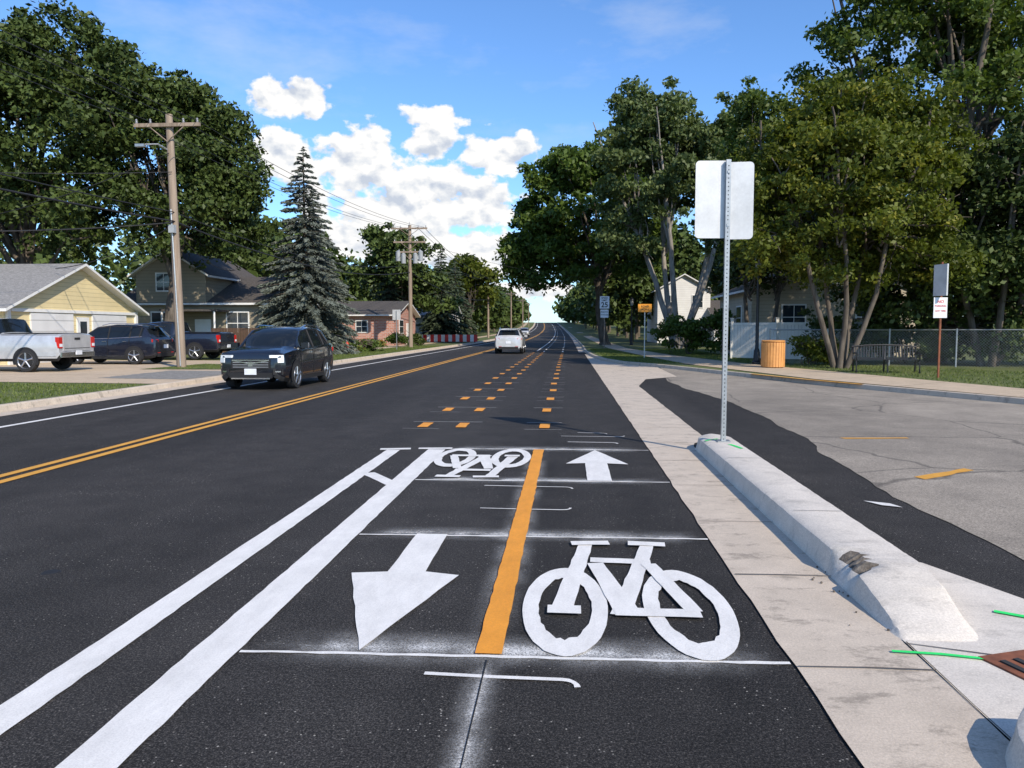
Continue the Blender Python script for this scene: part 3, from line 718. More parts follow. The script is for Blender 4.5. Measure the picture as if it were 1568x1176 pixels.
# ------------------------------------------------------------------ buildings
def slab(mb,A,th,k):
    B=[(x,y,z+th) for x,y,z in A]; mb.face(B,k); mb.face(A[::-1],'trim')
    for i in range(4):
        j=(i+1)%4; mb.face([A[i],A[j],B[j],B[i]],'trim')
def gable(mb_w,mb_r,x0,x1,y0,y1,z0,eave,ridge,axis,wall,roof,ov=.4,th=.12):
    for (a,c) in (((x0,y0),(x1,y0)),((x1,y0),(x1,y1)),((x1,y1),(x0,y1)),((x0,y1),(x0,y0))):
        mb_w.face([(a[0],a[1],z0),(c[0],c[1],z0),(c[0],c[1],eave),(a[0],a[1],eave)],wall)
    if axis=='X':
        ym=(y0+y1)/2
        mb_w.face([(x1,y0,eave),(x1,y1,eave),(x1,ym,ridge)],wall); mb_w.face([(x0,y1,eave),(x0,y0,eave),(x0,ym,ridge)],wall)
        s=(ridge-eave)/(ym-y0)
        for sg,ye in((-1,y0-ov),(1,y1+ov)):
            ze=eave-ov*s
            A=[(x0-ov,ye,ze),(x1+ov,ye,ze),(x1+ov,ym,ridge),(x0-ov,ym,ridge)]
            if sg>0: A=A[::-1]
            slab(mb_r,A,th,roof)
    else:
        xm=(x0+x1)/2
        mb_w.face([(x1,y0,eave),(xm,y0,ridge),(x0,y0,eave)][::-1],wall); mb_w.face([(x1,y1,eave),(xm,y1,ridge),(x0,y1,eave)],wall)
        s=(ridge-eave)/(xm-x0)
        for sg,xe in((-1,x0-ov),(1,x1+ov)):
            ze=eave-ov*s
            A=[(xe,y1+ov,ze),(xe,y0-ov,ze),(xm,y0-ov,ridge),(xm,y1+ov,ridge)]
            if sg>0: A=A[::-1]
            slab(mb_r,A,th,roof)
def window(mb,c,w,h,face,frame='trim',glass='win'):
    if face=='y-':
        mb.box((c[0],c[1]-.03,c[2]),(w+.16,.06,h+.16),frame); mb.box((c[0],c[1]-.062,c[2]),(w,.01,h),glass); mb.box((c[0],c[1]-.07,c[2]),(w,.01,.05),frame)
        mb.box((c[0],c[1]-.075,c[2]),(.04,.008,h),frame)
    else:
        s=1 if face=='x+' else -1
        mb.box((c[0]+s*.03,c[1],c[2]),(.06,w+.16,h+.16),frame); mb.box((c[0]+s*.062,c[1],c[2]),(.01,w,h),glass); mb.box((c[0]+s*.07,c[1],c[2]),(.01,w,.05),frame)
r=root('garage'); a=MB(); c=MB(); gable(a,c,-33,-23.5,30.6,40.6,0,2.55,4.65,'X','beige','shingle',.45); a.build('walls',r); c.build('roof',r)
d=MB()
d.box((-23.47,33.6,1.2),(.08,2.9,2.3),'garage_door'); d.box((-23.47,38.0,1.2),(.08,2.9,2.3),'garage_door'); d.box((-23.47,35.8,1.15),(.07,.9,2.1),'trim')
d.box((-23.43,35.8,1.6),(.02,.5,.8),'win'); d.box((-26,30.57,1.1),(1.0,.08,2.1),'trim'); 
d.box((-23.46,40.4,1.3),(.12,.2,2.5),'trim'); d.box((-23.46,30.8,1.3),(.12,.2,2.5),'trim'); d.box((-23.44,35.6,2.45),(.1,9.3,.14),'trim')
window(d,(-30,30.6,1.6),1.2,1.0,'y-'); d.build('doors',r)
r=root('tan_house'); a=MB(); c=MB(); gable(a,c,-27.5,-18.6,46,55,0,3.3,5.0,'X','tan','shingle_d',.5); gable(a,c,-26.4,-22.0,45.6,54,3.2,5.0,6.4,'Y','tan','shingle_d',.35)
a.build('walls',r); c.build('roof',r); d=MB()
window(d,(-25,46,2.0),1.3,1.3,'y-'); window(d,(-20.2,46,2.0),1.3,1.3,'y-'); d.box((-22.4,45.95,1.2),(1.0,.08,2.1),'trim'); window(d,(-24.6,45.6,4.5),.9,1.0,'y-')
window(d,(-18.6,48.5,2.1),1.1,1.3,'x+'); window(d,(-18.6,52,2.1),1.1,1.3,'x+'); d.box((-22.4,45.0,2.75),(3.4,2.0,.12),'shingle_d'); d.tube([(-24,44.1,0),(-24,44.1,2.7)],.06,'trim',6); d.tube([(-20.8,44.1,0),(-20.8,44.1,2.7)],.06,'trim',6)
d.build('windows_and_door',r)
r=root('brick_house'); a=MB(); c=MB(); gable(a,c,-27,-16.0,70,80,0,3.0,4.3,'X','brick','shingle_d',.5); a.build('walls',r); c.build('roof',r); d=MB()
window(d,(-24,70,1.9),1.6,1.2,'y-'); window(d,(-19,70,1.9),1.0,1.0,'y-'); window(d,(-16.0,73,1.9),1.6,1.2,'x+'); d.box((-15.97,76,1.2),(.06,1,2.1),'trim'); d.build('windows_and_door',r)
r=root('white_house'); a=MB(); c=MB(); gable(a,c,-24,-15.0,95,106,.0,3.3,5.1,'X','whites','shingle',.5); a.build('walls',r); c.build('roof',r); d=MB(); window(d,(-17,95,2),1.3,1.2,'y-'); window(d,(-15.0,99,2),1.5,1.2,'x+'); window(d,(-15.0,103,2),1.3,1.2,'x+'); d.build('windows',r)
r=root('white_house'); a=MB(); c=MB(); gable(a,c,9.8,15.5,86,97,0,6.0,7.6,'Y','whites','shingle_d',.4); gable(a,c,15.6,20.5,84,93,0,3.2,4.8,'X','whites','shingle_d',.4)
a.build('walls',r); c.build('roof',r); d=MB()
for x in(11.2,14.1): window(d,(x,86,4.7),1.1,1.3,'y-')
window(d,(11.2,86,2.0),1.3,1.3,'y-'); d.box((13.4,85.96,1.2),(1,.08,2.1),'dark'); window(d,(9.8,90,4.7),1.0,1.3,'x-'); d.box((18,83.96,1.3),(3.4,.08,2.4),'garage_door'); d.build('windows_and_door',r)
r=root('tan_house'); a=MB(); c=MB(); gable(a,c,10.2,19.5,44,53,0,3.9,5.8,'Y','tan_l','shingle_d',.5); a.build('walls',r); c.build('roof',r); d=MB()
window(d,(12.5,44,2.3),1.2,1.3,'y-'); window(d,(16.5,44,2.3),1.2,1.3,'y-'); window(d,(14.8,44,4.6),.8,.8,'y-'); window(d,(10.2,47,2.3),1.2,1.3,'x-'); d.build('windows',r)
r=root('vinyl_fence'); mb=MB(); pts=[Vector((8.4,40.4)),Vector((10.2,38.6)),Vector((12.6,37.6)),Vector((15.0,37.0))]
for p,q in zip(pts[:-1],pts[1:]):
    an=math.atan2(q.y-p.y,q.x-p.x); L=(q-p).length; m_=(p+q)/2; nb=int(L/.16)
    for i in range(nb):
        s=p+(q-p)*(i+.5)/nb; mb.box((s.x,s.y,1.05),(L/nb-.012,.03,1.75),'vinyl',an)
    for zz in(.25,1.9): mb.box((m_.x,m_.y,zz),(L,.06,.12),'vinyl',an)
for p in pts: mb.box((p.x,p.y,1.1),(.13,.13,2.1),'vinyl'); mb.box((p.x,p.y,2.18),(.17,.17,.05),'vinyl')
mb.build('panels',r)
r=root('chain_link_fence'); mb=MB(); A=Vector((9.0,35.2)); B=Vector((24,27.5)); L=(B-A).length; u=(B-A)/L; H=1.5
nn=7
for i in range(nn+1):
    p=A+u*L*i/nn; mb.tube([(p.x,p.y,.05),(p.x,p.y,H+.15)],.035,'steel',8)
mb.tube([(A.x,A.y,H+.1),(B.x,B.y,H+.1)],.025,'steel',8); mb.build('posts',r,True)
mb=MB(); s=-H
while s<L:
    for dr in(1,-1):
        a0=max(0,s); a1=min(L,s+H)
        if a1>a0:
            z0=(a0-s); z1=(a1-s)
            if dr<0: z0=H-z0; z1=H-z1
            p=A+u*a0; q=A+u*a1; w=.003
            mb.face([(p.x,p.y,.12+z0-w),(q.x,q.y,.12+z1-w),(q.x,q.y,.12+z1+w),(p.x,p.y,.12+z0+w)],'steel')
    s+=.11
mb.build('wire_mesh',r)
r=root('wooden_fence'); mb=MB()
for i in range(24): mb.box((-20.6+.16*i,43.4,.95),(.14,.03,1.5),'brownfence')
mb.build('boards',r)

# ------------------------------------------------------------------ vegetation
L_={}
L_['maple']=leaf_mat('dark_green_leaves',(.018,.032,.007),(.075,.105,.024),0)
L_['green']=leaf_mat('green_leaves',(.024,.050,.009),(.105,.155,.028),.2)
L_['far']=leaf_mat('distant_green_leaves',(.024,.045,.010),(.092,.128,.032),0)
L_['locust']=leaf_mat('locust_leaves',(.028,.050,.010),(.125,.170,.036),.28)
L_['silver']=leaf_mat('silver_maple_leaves',(.035,.058,.018),(.15,.19,.070),.2)
L_['yellow']=leaf_mat('yellow_green_leaves',(.035,.050,.008),(.125,.15,.022),.28,(.30,.26,.04))
L_['spruce']=leaf_mat('blue_spruce_needles',(.035,.048,.038),(.155,.175,.145),0)
L_['dspruce']=leaf_mat('spruce_needles',(.02,.035,.020),(.075,.10,.055),0)
L_['flower']=leaf_mat('garden_flowers',(.05,.09,.02),(.10,.14,.03),0,(.7,.25,.05))
def qmesh(name,V,F,mi,mats,lv=None,loc=(0,0,0)):
    me=bpy.data.meshes.new(name); nV=len(V); nF=len(F)
    me.vertices.add(nV); me.vertices.foreach_set('co',V.astype(np.float32).ravel())
    me.loops.add(nF*4); me.loops.foreach_set('vertex_index',F.astype(np.int32).ravel())
    me.polygons.add(nF); me.polygons.foreach_set('loop_start',np.arange(0,nF*4,4,dtype=np.int32))
    me.polygons.foreach_set('material_index',mi.astype(np.int32))
    me.update(calc_edges=True)
    for m in mats: me.materials.append(m)
    at=me.attributes.new('lv','FLOAT','FACE'); at.data.foreach_set('value',(lv if lv is not None else np.zeros(nF)).astype(np.float32))
    me.validate()
    o=bpy.data.objects.new(name,me); o.location=loc; COL.objects.link(o); return o
def nrm(a): return a/np.maximum(1e-6,np.linalg.norm(a,axis=1,keepdims=True))
def leafquads(P,size,asp,rg,up=.4,dirs=None):
    n=len(P); Nn=nrm(rg.normal(size=(n,3))+np.array([0,0,up]))
    t=nrm(np.cross(Nn,rg.normal(size=(n,3)))) if dirs is None else nrm(dirs+rg.normal(size=(n,3))*.25)
    if dirs is not None: Nn=nrm(np.cross(t,rg.normal(size=(n,3))))
    b=np.cross(Nn,t); s=(size*(.6+.8*rg.random(n)))[:,None]
    V=np.stack([P+t*s,P+b*s*asp,P-t*s,P-b*s*asp],1).reshape(-1,3); F=np.arange(4*n).reshape(-1,4); return V,F
def limb(mb,p0,p1,r0,r1,bend,rg,n=6,k='bark',sides=6):
    p0=np.array(p0);p1=np.array(p1); mid=(p0+p1)/2+np.array([rg.normal()*bend,rg.normal()*bend,abs(rg.normal())*bend*.6])
    pts=[];rr=[]
    for i in range(n+1):
        t=i/n; p=(1-t)**2*p0+2*t*(1-t)*mid+t*t*p1+rg.normal(size=3)*bend*.05; pts.append(tuple(p)); rr.append(r0+(r1-r0)*t**.8)
    mb.tube(pts,rr,k,sides,False); return pts
def finish(name,mb,LV,LF,lv,leaf,bark,loc):
    bv=np.array(mb.v) if mb.v else np.zeros((0,3)); bf=np.array(mb.f) if mb.f else np.zeros((0,4),int)
    V=np.concatenate([bv,LV]); F=np.concatenate([bf.reshape(-1,4),LF+len(bv)]).astype(int)
    mi=np.concatenate([np.zeros(len(bf)),np.ones(len(LF))]); l=np.concatenate([np.zeros(len(bf)),lv])
    return qmesh(name,V,F,mi,[M[bark],L_[leaf]],l,loc)
def tree(name,x,y,lobes,nleaf,size,leaf,tr=.35,fork=.25,trunks=1,seed=1,bark='bark',clump=1.2,nl=18,base=None,dens=1.0,asp=.6,spread=.3,fill=.55,rag=.16):
    rg=np.random.default_rng(seed); mb=MB(); C=[];Rr=[]
    tot=sum(l[3]*l[4] for l in lobes)
    ncl=int(dens*tot*4.0/(clump*clump))
    for (dx,dy,cz,rx,rz) in lobes:
        k=max(4,int(ncl*rx*rz/tot)); d=nrm(rg.normal(size=(k,3))); d[:,2]=np.where(d[:,2]<-.6,-d[:,2],d[:,2])
        rad=(fill+(1-fill)*rg.random(k)**.5)[:,None]*(1+rag*rg.normal(size=(k,1)))
        C.append(np.array([dx,dy,cz])+d*rad*np.array([rx,rx,rz])); Rr.append(clump*(.45+.95*rg.random(k)**1.3))
    C=np.concatenate(C);Rr=np.concatenate(Rr); H=max(l[2]+l[4] for l in lobes)
    fk=max(.4,fork*H)
    mcen=C.mean(0); starts=[]
    for t in range(trunks):
        a=2*math.pi*t/max(1,trunks)+.6
        if trunks==1:
            top=np.array([mcen[0]*.5,mcen[1]*.5,fk]); limb(mb,(0,0,-.1),top,tr,tr*.78,.12,rg,6,'bark',10); starts=[top]; 
            mb.tube([(0,0,-.1),(0,0,.35)],[tr*1.5,tr*.98],'bark',10,False)
            limb(mb,top,(mcen[0],mcen[1],mcen[2]+.35*(H-mcen[2])),tr*.7,.05,.5,rg,8,'bark',8)
        else:
            top=np.array([spread*H*math.cos(a)*.45,spread*H*math.sin(a)*.3,H*.5+rg.normal()*.5]); limb(mb,(.18*math.cos(a),.18*math.sin(a),-.1),top,tr,tr*.55,.5,rg,8,'bark',8)
            limb(mb,top,(top[0]*1.8,top[1]*1.6,H*.85),tr*.55,.04,.5,rg,6,'bark',6)
            starts.append(top)
    idx=rg.choice(len(C),min(nl,len(C)),replace=False)
    for i in idx:
        s=min(starts,key=lambda q: np.linalg.norm(C[i]-q)); f=rg.random()*.5
        s2=s+(np.array([mcen[0],mcen[1],mcen[2]])-s)*f if trunks==1 else s*(1-.3*rg.random())
        pts=limb(mb,s2,C[i],tr*(.34 if trunks==1 else .4),.025,.5,rg,6,'bark',5)
        for q in range(2):
            e=np.array(pts[4])+rg.normal(size=3)*clump; limb(mb,pts[3+q],e,.04,.012,.2,rg,3,'bark',4)
    mb.v=[tuple(q) for q in mb.v]
    per=rg.choice(len(C),nleaf,p=Rr**2/np.sum(Rr**2)); d=nrm(rg.normal(size=(nleaf,3)))
    rad=(rg.random(nleaf)**.5)*Rr[per]*(1+.18*rg.normal(size=nleaf)); P=C[per]+d*rad[:,None]*np.array([1.15,1.15,.72])
    P[:,2]-=.14*(rad/Rr[per])**2*Rr[per]
    P[:,2]=np.maximum(P[:,2],.08)
    LV,LF=leafquads(P,size,asp,rg)
    crand=rg.random(len(C)); lv=np.clip(.6*rg.random(nleaf)+.4*crand[per],0,1)
    if base is None: base=zf(y)+.1
    return finish(name,mb,LV,LF,lv,leaf,bark,(x+xf(y),y,base))
def spruce(name,x,y,H,Rb,n,leaf,seed,size=.16,z0=.08):
    rg=np.random.default_rng(seed); mb=MB(); mb.tube([(0,0,-.1),(0,0,H*.5),(0,0,H)],[.22,.13,.02],'bark',8,False)
    tiers=int(H*2.4)
    segs=[]
    for t in range(tiers):
        z=H*(z0+(1-z0)*(t+.5)/tiers); rr=Rb*(1-(z/H))**.85*(.85+.3*rg.random())+.12; nb=max(5,int(6+rr*3.2))
        a0=rg.random()*6
        for b_ in range(nb):
            a=a0+2*math.pi*b_/nb+rg.normal()*.15; L=rr*(.72+.42*rg.random()); dr=.10+.22*(1-z/H)
            e=np.array([math.cos(a)*L,math.sin(a)*L,-dr*L+.14*L*(1 if z>H*.7 else .3)]); segs.append((np.array([0,0,z+rg.normal()*.1]),e,L))
    w=np.array([s[2]**1.4 for s in segs]); w/=w.sum(); pick=rg.choice(len(segs),n,p=w)
    S=np.array([s[0] for s in segs])[pick]; E=np.array([s[1] for s in segs])[pick]; LL=np.array([s[2] for s in segs])[pick]
    t=(rg.random(n)**.55); side=nrm(np.cross(E,np.array([0,0,1.0]))); wd=(.30*(1.05-t)*LL*.8+.06)
    q=rg.normal(size=n)*.5; P=S+E*t[:,None]+side*(q*wd)[:,None]; P[:,2]+=-.07*t*t*LL-.12*np.abs(q)*wd-rg.random(n)*.16*(.4+LL*.15)
    D=nrm(E)*.8+side*np.sign(q)[:,None]*.6+np.array([0,0,-.25])
    LV,LF=leafquads(P,size,.28,rg,0,D)
    for (s,e,L) in segs[::3]: mb.tube([tuple(s),tuple(s+e*.9)],[.03,.008],'bark',4,False)
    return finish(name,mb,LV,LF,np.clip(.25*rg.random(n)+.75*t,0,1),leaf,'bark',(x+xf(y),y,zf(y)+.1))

tree('maple_tree',-23.0,43.0,[(0,0,10.0,4.9,5.4),(2.4,-.5,7.4,3.3,3.6),(-1.8,0,13.6,3.2,2.6),(1.0,0,13.0,3.0,2.4),(3.4,0,10.5,2.3,2.6)],60000,.13,'maple',.5,.22,1,3,clump=.75,nl=22)
tree('maple_tree',-30.0,41.0,[(0,0,11.0,6.4,5.6),(-2.5,0,15.0,4,3.0),(3.0,0,15.0,3.8,3.4),(0,-1.5,7.2,5.5,3.2)],66000,.14,'maple',.55,.2,1,4,clump=.8,nl=24)
tree('maple_tree',-40.5,42,[(0,0,11,7,6.5),(2.5,0,15.5,4,3.2)],36000,.19,'maple',.5,.2,1,5,clump=1.1)
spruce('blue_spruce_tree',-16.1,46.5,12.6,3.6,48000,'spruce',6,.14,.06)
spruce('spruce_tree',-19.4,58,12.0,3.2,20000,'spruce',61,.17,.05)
tree('maple_tree',-18.0,84,[(0,0,8.5,4.2,4.2),(1.6,0,5.5,3.5,3)],14000,.25,'far',.35,.2,1,7,clump=1.1)
spruce('spruce_tree',-15.2,92,11.5,3.6,14000,'dspruce',8,.24,.03)
spruce('spruce_tree',-19.5,83,11.0,3.4,12000,'dspruce',81,.22,.03)
spruce('spruce_tree',-15.8,108,11.0,3.6,10000,'dspruce',82,.26,.03)
tree('maple_tree',-15.5,124,[(0,0,7.5,4.4,4.6)],8000,.34,'yellow',.35,.15,1,9,clump=1.5)
tree('elm_tree',3.6,76,[(-2.2,0,13.5,5.8,5.2),(2.6,0,12,4.2,4.6),(-5.8,0,9.8,3.8,3.4),(0,0,8.2,5.2,3),(-7.0,0,7.0,2.4,1.9),(.5,0,16.2,4,3)],60000,.22,'green',.5,.2,1,10,clump=1.05,nl=24)
tree('silver_maple_tree',8.6,61.5,[(0,0,13,4.6,5.8),(-3.9,0,13.4,3.3,5.2),(3.6,0,14.0,3.3,4.6),(-1.6,0,17.4,2.6,3.4),(4.8,0,9.5,3,3.4),(-4.2,0,9.2,2.2,2.8)],56000,.17,'silver',.27,.2,5,12,'bark_l',clump=.85,nl=34,spread=.4,dens=.75,fill=.35,rag=.2)
tree('maple_tree',10.4,30.4,[(-.6,0,6.6,2.9,3.4),(1.8,0,6.0,2.5,3.2),(-2.4,0,6.2,1.9,2.4),(.2,0,9.2,1.9,1.9),(2.6,0,4.2,1.9,1.6),(-2.4,0,4.1,1.7,1.3),(.3,.6,3.9,1.8,1.1),(2.6,0,8.3,1.6,1.9),(-1.4,0,8.4,1.5,1.6)],74000,.09,'yellow',.12,.18,5,13,clump=.55,nl=40,spread=.35,fill=.5,rag=.2)
tree('locust_tree',16.8,36.5,[(0,0,12,5.0,5.5),(-2.8,0,16.0,2.8,3.6),(3,0,14,3.8,4.8),(-3.4,0,8.5,3,3.6),(2.6,0,7.2,4,3.6),(-1,0,19,2.6,2.6)],64000,.115,'locust',.3,.2,3,14,clump=.75,nl=38,spread=.3,dens=.58,fill=.3,rag=.22)
tree('locust_tree',14.6,50,[(-1.5,0,10,3.2,4),(1.8,0,12.5,3.2,3.8),(-2.8,0,12.8,1.8,3.4)],20000,.15,'locust',.2,.2,2,15,clump=.9,dens=.7,rag=.22)
tree('maple_tree',10.4,42.2,[(0,0,6.2,2.6,2.6),(1.8,0,5.2,2.2,1.8),(-.8,0,4.3,1.5,1.2)],14000,.12,'maple',.16,.2,2,151,clump=.7)
tree('tree',17.0,32.5,[(0,0,5.0,2.8,4.2),(2.6,0,6.5,3,4),(-1.8,0,3.0,2.2,2.6)],34000,.11,'maple',.16,.12,3,16,clump=.7)
tree('shrub',15.0,35.6,[(-2.2,0,1.9,2.0,2.0),(1.0,0,2.6,2.4,2.6),(4.5,-2.0,2.4,2.4,2.6),(8,-3.2,2.4,2.4,2.6),(-.5,-.4,.8,2.2,.9),(3.0,-1.6,.8,2.2,.9),(6.2,-3.0,.8,2.2,.9)],36000,.10,'maple',.05,.1,3,17,clump=.5)
tree('shrub',10.1,33.0,[(0,0,.6,.8,.65),(.9,.2,.5,.5,.5)],5000,.06,'yellow',.03,.1,3,18,clump=.3)
tree('shrub',7.3,47,[(-.8,0,1.0,1.4,1.1),(1.4,0,1.2,1.2,1.2)],6000,.11,'green',.04,.1,3,181,clump=.5)
for i,(x,y,s) in enumerate(((-17.6,44.6,1.1),(-16.8,43.2,.9),(-15.6,49,1.0),(-19.6,44.8,.8),(-15.0,67,.8),(-14.2,71,.7))):
    tree('shrub',x,y,[(0,0,.7*s,1.0*s,.75*s)],3500,.08,'maple' if i%2 else 'green',.03,.1,2,30+i,clump=.35)
tree('flower_bed',-14.6,51,[(0,0,.35,1.2,.4),(1.2,1,.35,.9,.4)],3500,.07,'flower',.02,.1,2,40,clump=.3)
def mass(name,items,leaf,seed,size0=.3,per=1800):
    rg=np.random.default_rng(seed); mb=MB(); LVs=[];LFs=[];lvs=[];off=0
    for (x,y,H,R_) in items:
        x+=xf(y); z=zf(y); mb.tube([(x,y,z-.2),(x,y,z+H*.5)],[.3,.2],'bark',6,False)
        k=40; d=nrm(rg.normal(size=(k,3))); C=np.array([x,y,z+H*.56])+d*np.array([R_,R_,H*.42])*(.5+.5*rg.random((k,1)))
        n=per; p=rg.choice(k,n); cr=rg.random(k); dd=nrm(rg.normal(size=(n,3)))*(rg.random(n)**.4)[:,None]*R_*.34
        V,F=leafquads(C[p]+dd,size0*(1+y/160),.65,rg); LVs.append(V); LFs.append(F+off); off+=len(V); lvs.append(.5*rg.random(n)+.5*cr[p])
    finish(name,mb,np.concatenate(LVs),np.concatenate(LFs),np.concatenate(lvs),leaf,'bark',(0,0,0))
rr=random.Random(5)
left=[(-18-rr.random()*6,y,9+rr.random()*4,4+rr.random()*1.5) for y in range(132,430,11)]
left+=[(-28-rr.random()*10,y,11+rr.random()*4,5.5) for y in range(66,330,13)]+[(-45-rr.random()*12,y,13+rr.random()*4,6.5) for y in range(50,200,14)]
mass('distant_trees',left,'far',50,.27,2000)
right=[(8+rr.random()*6,y,13+rr.random()*5,5.2) for y in range(104,430,11)]+[(24+rr.random()*10,y,12+rr.random()*5,6) for y in range(58,300,12)]+[(42+rr.random()*10,y,13+rr.random()*4,6.5) for y in range(30,160,12)]
mass('distant_trees',right,'far',51,.27,2000)
far=[(x,432+rr.random()*20,12+rr.random()*6,9) for x in range(-220,220,12) if abs(x+8)>9]
mass('distant_trees',far,'far',52,.35,900)
mass('distant_trees',[(13,100,15,5),(17,70,14,5),(20,62,12,4.5),(7.5,92,15,4.5)],'far',53,.2,7000)
rg=np.random.default_rng(77)
def inpoly(px,py,poly_):
    ins=np.zeros(len(px),bool); j=len(poly_)-1
    for i in range(len(poly_)):
        xi,yi=poly_[i]; xj,yj=poly_[j]
        c=((yi>py)!=(yj>py))&(px<(xj-xi)*(py-yi)/(yj-yi+1e-9)+xi); ins^=c; j=i
    return ins
Ps=[]
for pl_,n in (([(9.8,26.6),(11.5,19.9),(19,4.5),(26,5),(20,24),(11,34),(8,34)],22000),([(-11.3,10),(-11.3,19.9),(-20,20.2),(-20,10)],14000),([(-11.3,27.8),(-11.3,31.3),(-15.5,31.7),(-15.7,27.7)],3500),
    ([(1.6,54),(2.0,40.3),(2.7,36.6),(4.0,34),(5.0,33.8),(4.2,42),(3.1,60),(1.6,60)],9000),([(7.9,34.5),(6.3,44.5),(5.0,60),(9,60),(9,36)],12000),([(-11.3,34),(-11.3,70),(-14.4,70),(-14.4,36)],14000)):
    a=np.array(pl_); x=rg.uniform(a[:,0].min(),a[:,0].max(),n*2); yv=rg.uniform(a[:,1].min(),a[:,1].max(),n*2); k=inpoly(x,yv,pl_)
    Ps.append(np.stack([x[k][:n],yv[k][:n],np.full(min(n,k.sum()),.14)],1))
P=np.concatenate(Ps); D=rg.normal(size=P.shape)*.35+np.array([0,0,1.0])
LV,LF=leafquads(P,.045,.2,rg,0,D); qmesh('grass',LV,LF,np.zeros(len(LF)),[M['blade']],rg.random(len(LF)))

# ------------------------------------------------------------------ sky
SUN_EL=RAD(36); hx,hy=.60,-.80
w=bpy.data.worlds.new('World'); scene.world=w; w.use_nodes=True; nt=w.node_tree; nt.nodes.clear()
out=N(nt,'ShaderNodeOutputWorld'); bg=N(nt,'ShaderNodeBackground'); nt.links.new(bg.outputs[0],out.inputs[0]); bg.inputs[1].default_value=.12
sky=N(nt,'ShaderNodeTexSky',sky_type='NISHITA'); sky.sun_disc=False; sky.sun_elevation=SUN_EL; sky.sun_rotation=math.atan2(hx,hy); sky.altitude=200; sky.air_density=1.0; sky.dust_density=.4; sky.ozone_density=2.0
tc=N(nt,'ShaderNodeTexCoord').outputs['Generated']
sx=N(nt,'ShaderNodeSeparateXYZ'); nt.links.new(tc,sx.inputs[0])
az=N(nt,'ShaderNodeMath',operation='ARCTAN2'); nt.links.new(sx.outputs[0],az.inputs[0]); nt.links.new(sx.outputs[1],az.inputs[1])
el=N(nt,'ShaderNodeMath',operation='ARCSINE'); nt.links.new(sx.outputs[2],el.inputs[0])
cb=N(nt,'ShaderNodeCombineXYZ'); nt.links.new(az.outputs[0],cb.inputs[0]); nt.links.new(el.outputs[0],cb.inputs[1])
# cumulus banks: (azimuth, elevation, half-width, half-height) in radians
B=[(-.262,.205,.062,.050),(-.172,.180,.075,.032),(-.178,.232,.044,.028),(-.172,.262,.048,.018),(-.088,.222,.060,.028),(-.215,.150,.13,.040),(-.125,.155,.075,.034),(-.345,.275,.060,.024),
   (-.36,.21,.04,.035),(-.27,.115,.10,.032),(-.15,.105,.11,.03),(-.10,.085,.06,.022),(-.045,.05,.06,.015),(.6,.13,.3,.04),(-1.1,.18,.35,.06)]
cur=None
for (a,e,ra,re) in B:
    s1=N(nt,'ShaderNodeVectorMath',operation='SUBTRACT'); nt.links.new(cb.outputs[0],s1.inputs[0]); s1.inputs[1].default_value=(a,e,0)
    s2=N(nt,'ShaderNodeVectorMath',operation='MULTIPLY'); nt.links.new(s1.outputs[0],s2.inputs[0]); s2.inputs[1].default_value=(1/ra,1/re,0)
    s3=N(nt,'ShaderNodeVectorMath',operation='LENGTH'); nt.links.new(s2.outputs[0],s3.inputs[0])
    s4=N(nt,'ShaderNodeMath',operation='SUBTRACT'); s4.inputs[0].default_value=1.0; nt.links.new(s3.outputs['Value'],s4.inputs[1])
    if cur is None: cur=s4.outputs[0]
    else:
        mx=N(nt,'ShaderNodeMath',operation='SMOOTH_MAX'); nt.links.new(cur,mx.inputs[0]); nt.links.new(s4.outputs[0],mx.inputs[1]); mx.inputs[2].default_value=.12; cur=mx.outputs[0]
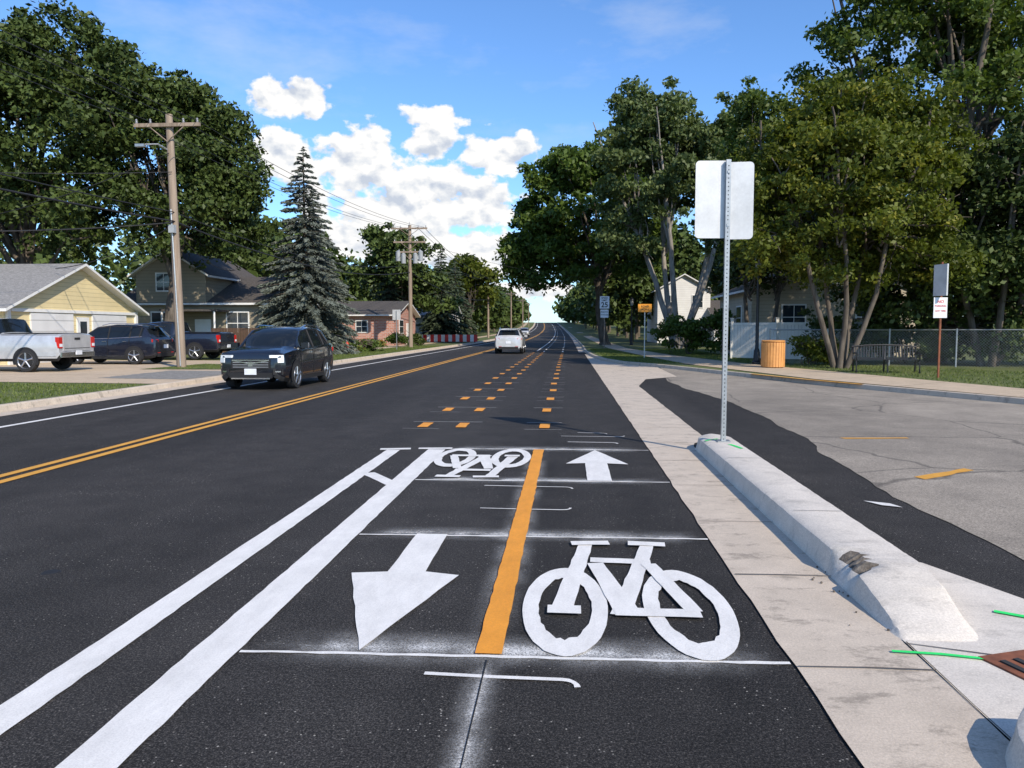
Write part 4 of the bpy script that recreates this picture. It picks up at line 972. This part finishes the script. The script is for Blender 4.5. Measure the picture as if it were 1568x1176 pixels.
def math_(op,a,b=None,c=None):
    m=N(nt,'ShaderNodeMath',operation=op)
    for i,v in enumerate((a,b,c)):
        if v is None: continue
        if isinstance(v,(int,float)): m.inputs[i].default_value=v
        else: nt.links.new(v,m.inputs[i])
    return m.outputs[0]
nz=noise(nt,cb.outputs[0],26,6,.52,(1,1.3,1))
dens=math_('MULTIPLY_ADD',math_('SUBTRACT',nz,.5),2.6,cur)
mask=ramp(nt,dens,[(.02,0.0),(.22,1.0)])
mp=N(nt,'ShaderNodeVectorMath',operation='ADD'); nt.links.new(cb.outputs[0],mp.inputs[0]); mp.inputs[1].default_value=(.004,.012,0)
nzs=noise(nt,mp.outputs[0],26,4,.5,(1,1.3,1))
lit=math_('MULTIPLY_ADD',math_('SUBTRACT',nz,nzs),2.6,.66)
ccol=ramp(nt,lit,[(.20,(5.0,5.5,6.4)),(.52,(7.2,7.4,7.7)),(.72,(8.6,8.5,8.4))])
cir=noise(nt,cb.outputs[0],2.6,6,.6,(1.2,3.0,1)); cirm=ramp(nt,cir,[(.50,0.0),(.80,.5)])
gam=mixc(nt,1.0,sky.outputs[0],(.98,1.36,1.80),'MULTIPLY')
skyc=mixc(nt,cirm,gam,(6.6,7.0,7.7)); skyc=mixc(nt,mask,skyc,ccol)
nt.links.new(skyc,bg.inputs[0])

sd=bpy.data.lights.new('sun','SUN'); sd.energy=5.0; sd.angle=RAD(.53); sd.color=(1.0,.90,.76); so=bpy.data.objects.new('sun',sd); COL.objects.link(so)
d=Vector((-hx*math.cos(SUN_EL),-hy*math.cos(SUN_EL),-math.sin(SUN_EL))); so.rotation_euler=d.to_track_quat('-Z','Y').to_euler(); so.location=(20,-20,30)

cd=bpy.data.cameras.new('camera'); cd.sensor_width=36; cd.lens=27.05; cd.clip_start=.05; cd.clip_end=5000
co=bpy.data.objects.new('camera',cd); co.location=(0,0,1.6); co.rotation_euler=(RAD(90-4.03),0,RAD(4.17)); COL.objects.link(co); scene.camera=co
scene.view_settings.view_transform='Standard'; scene.view_settings.look='None'; scene.view_settings.exposure=0; scene.view_settings.gamma=1
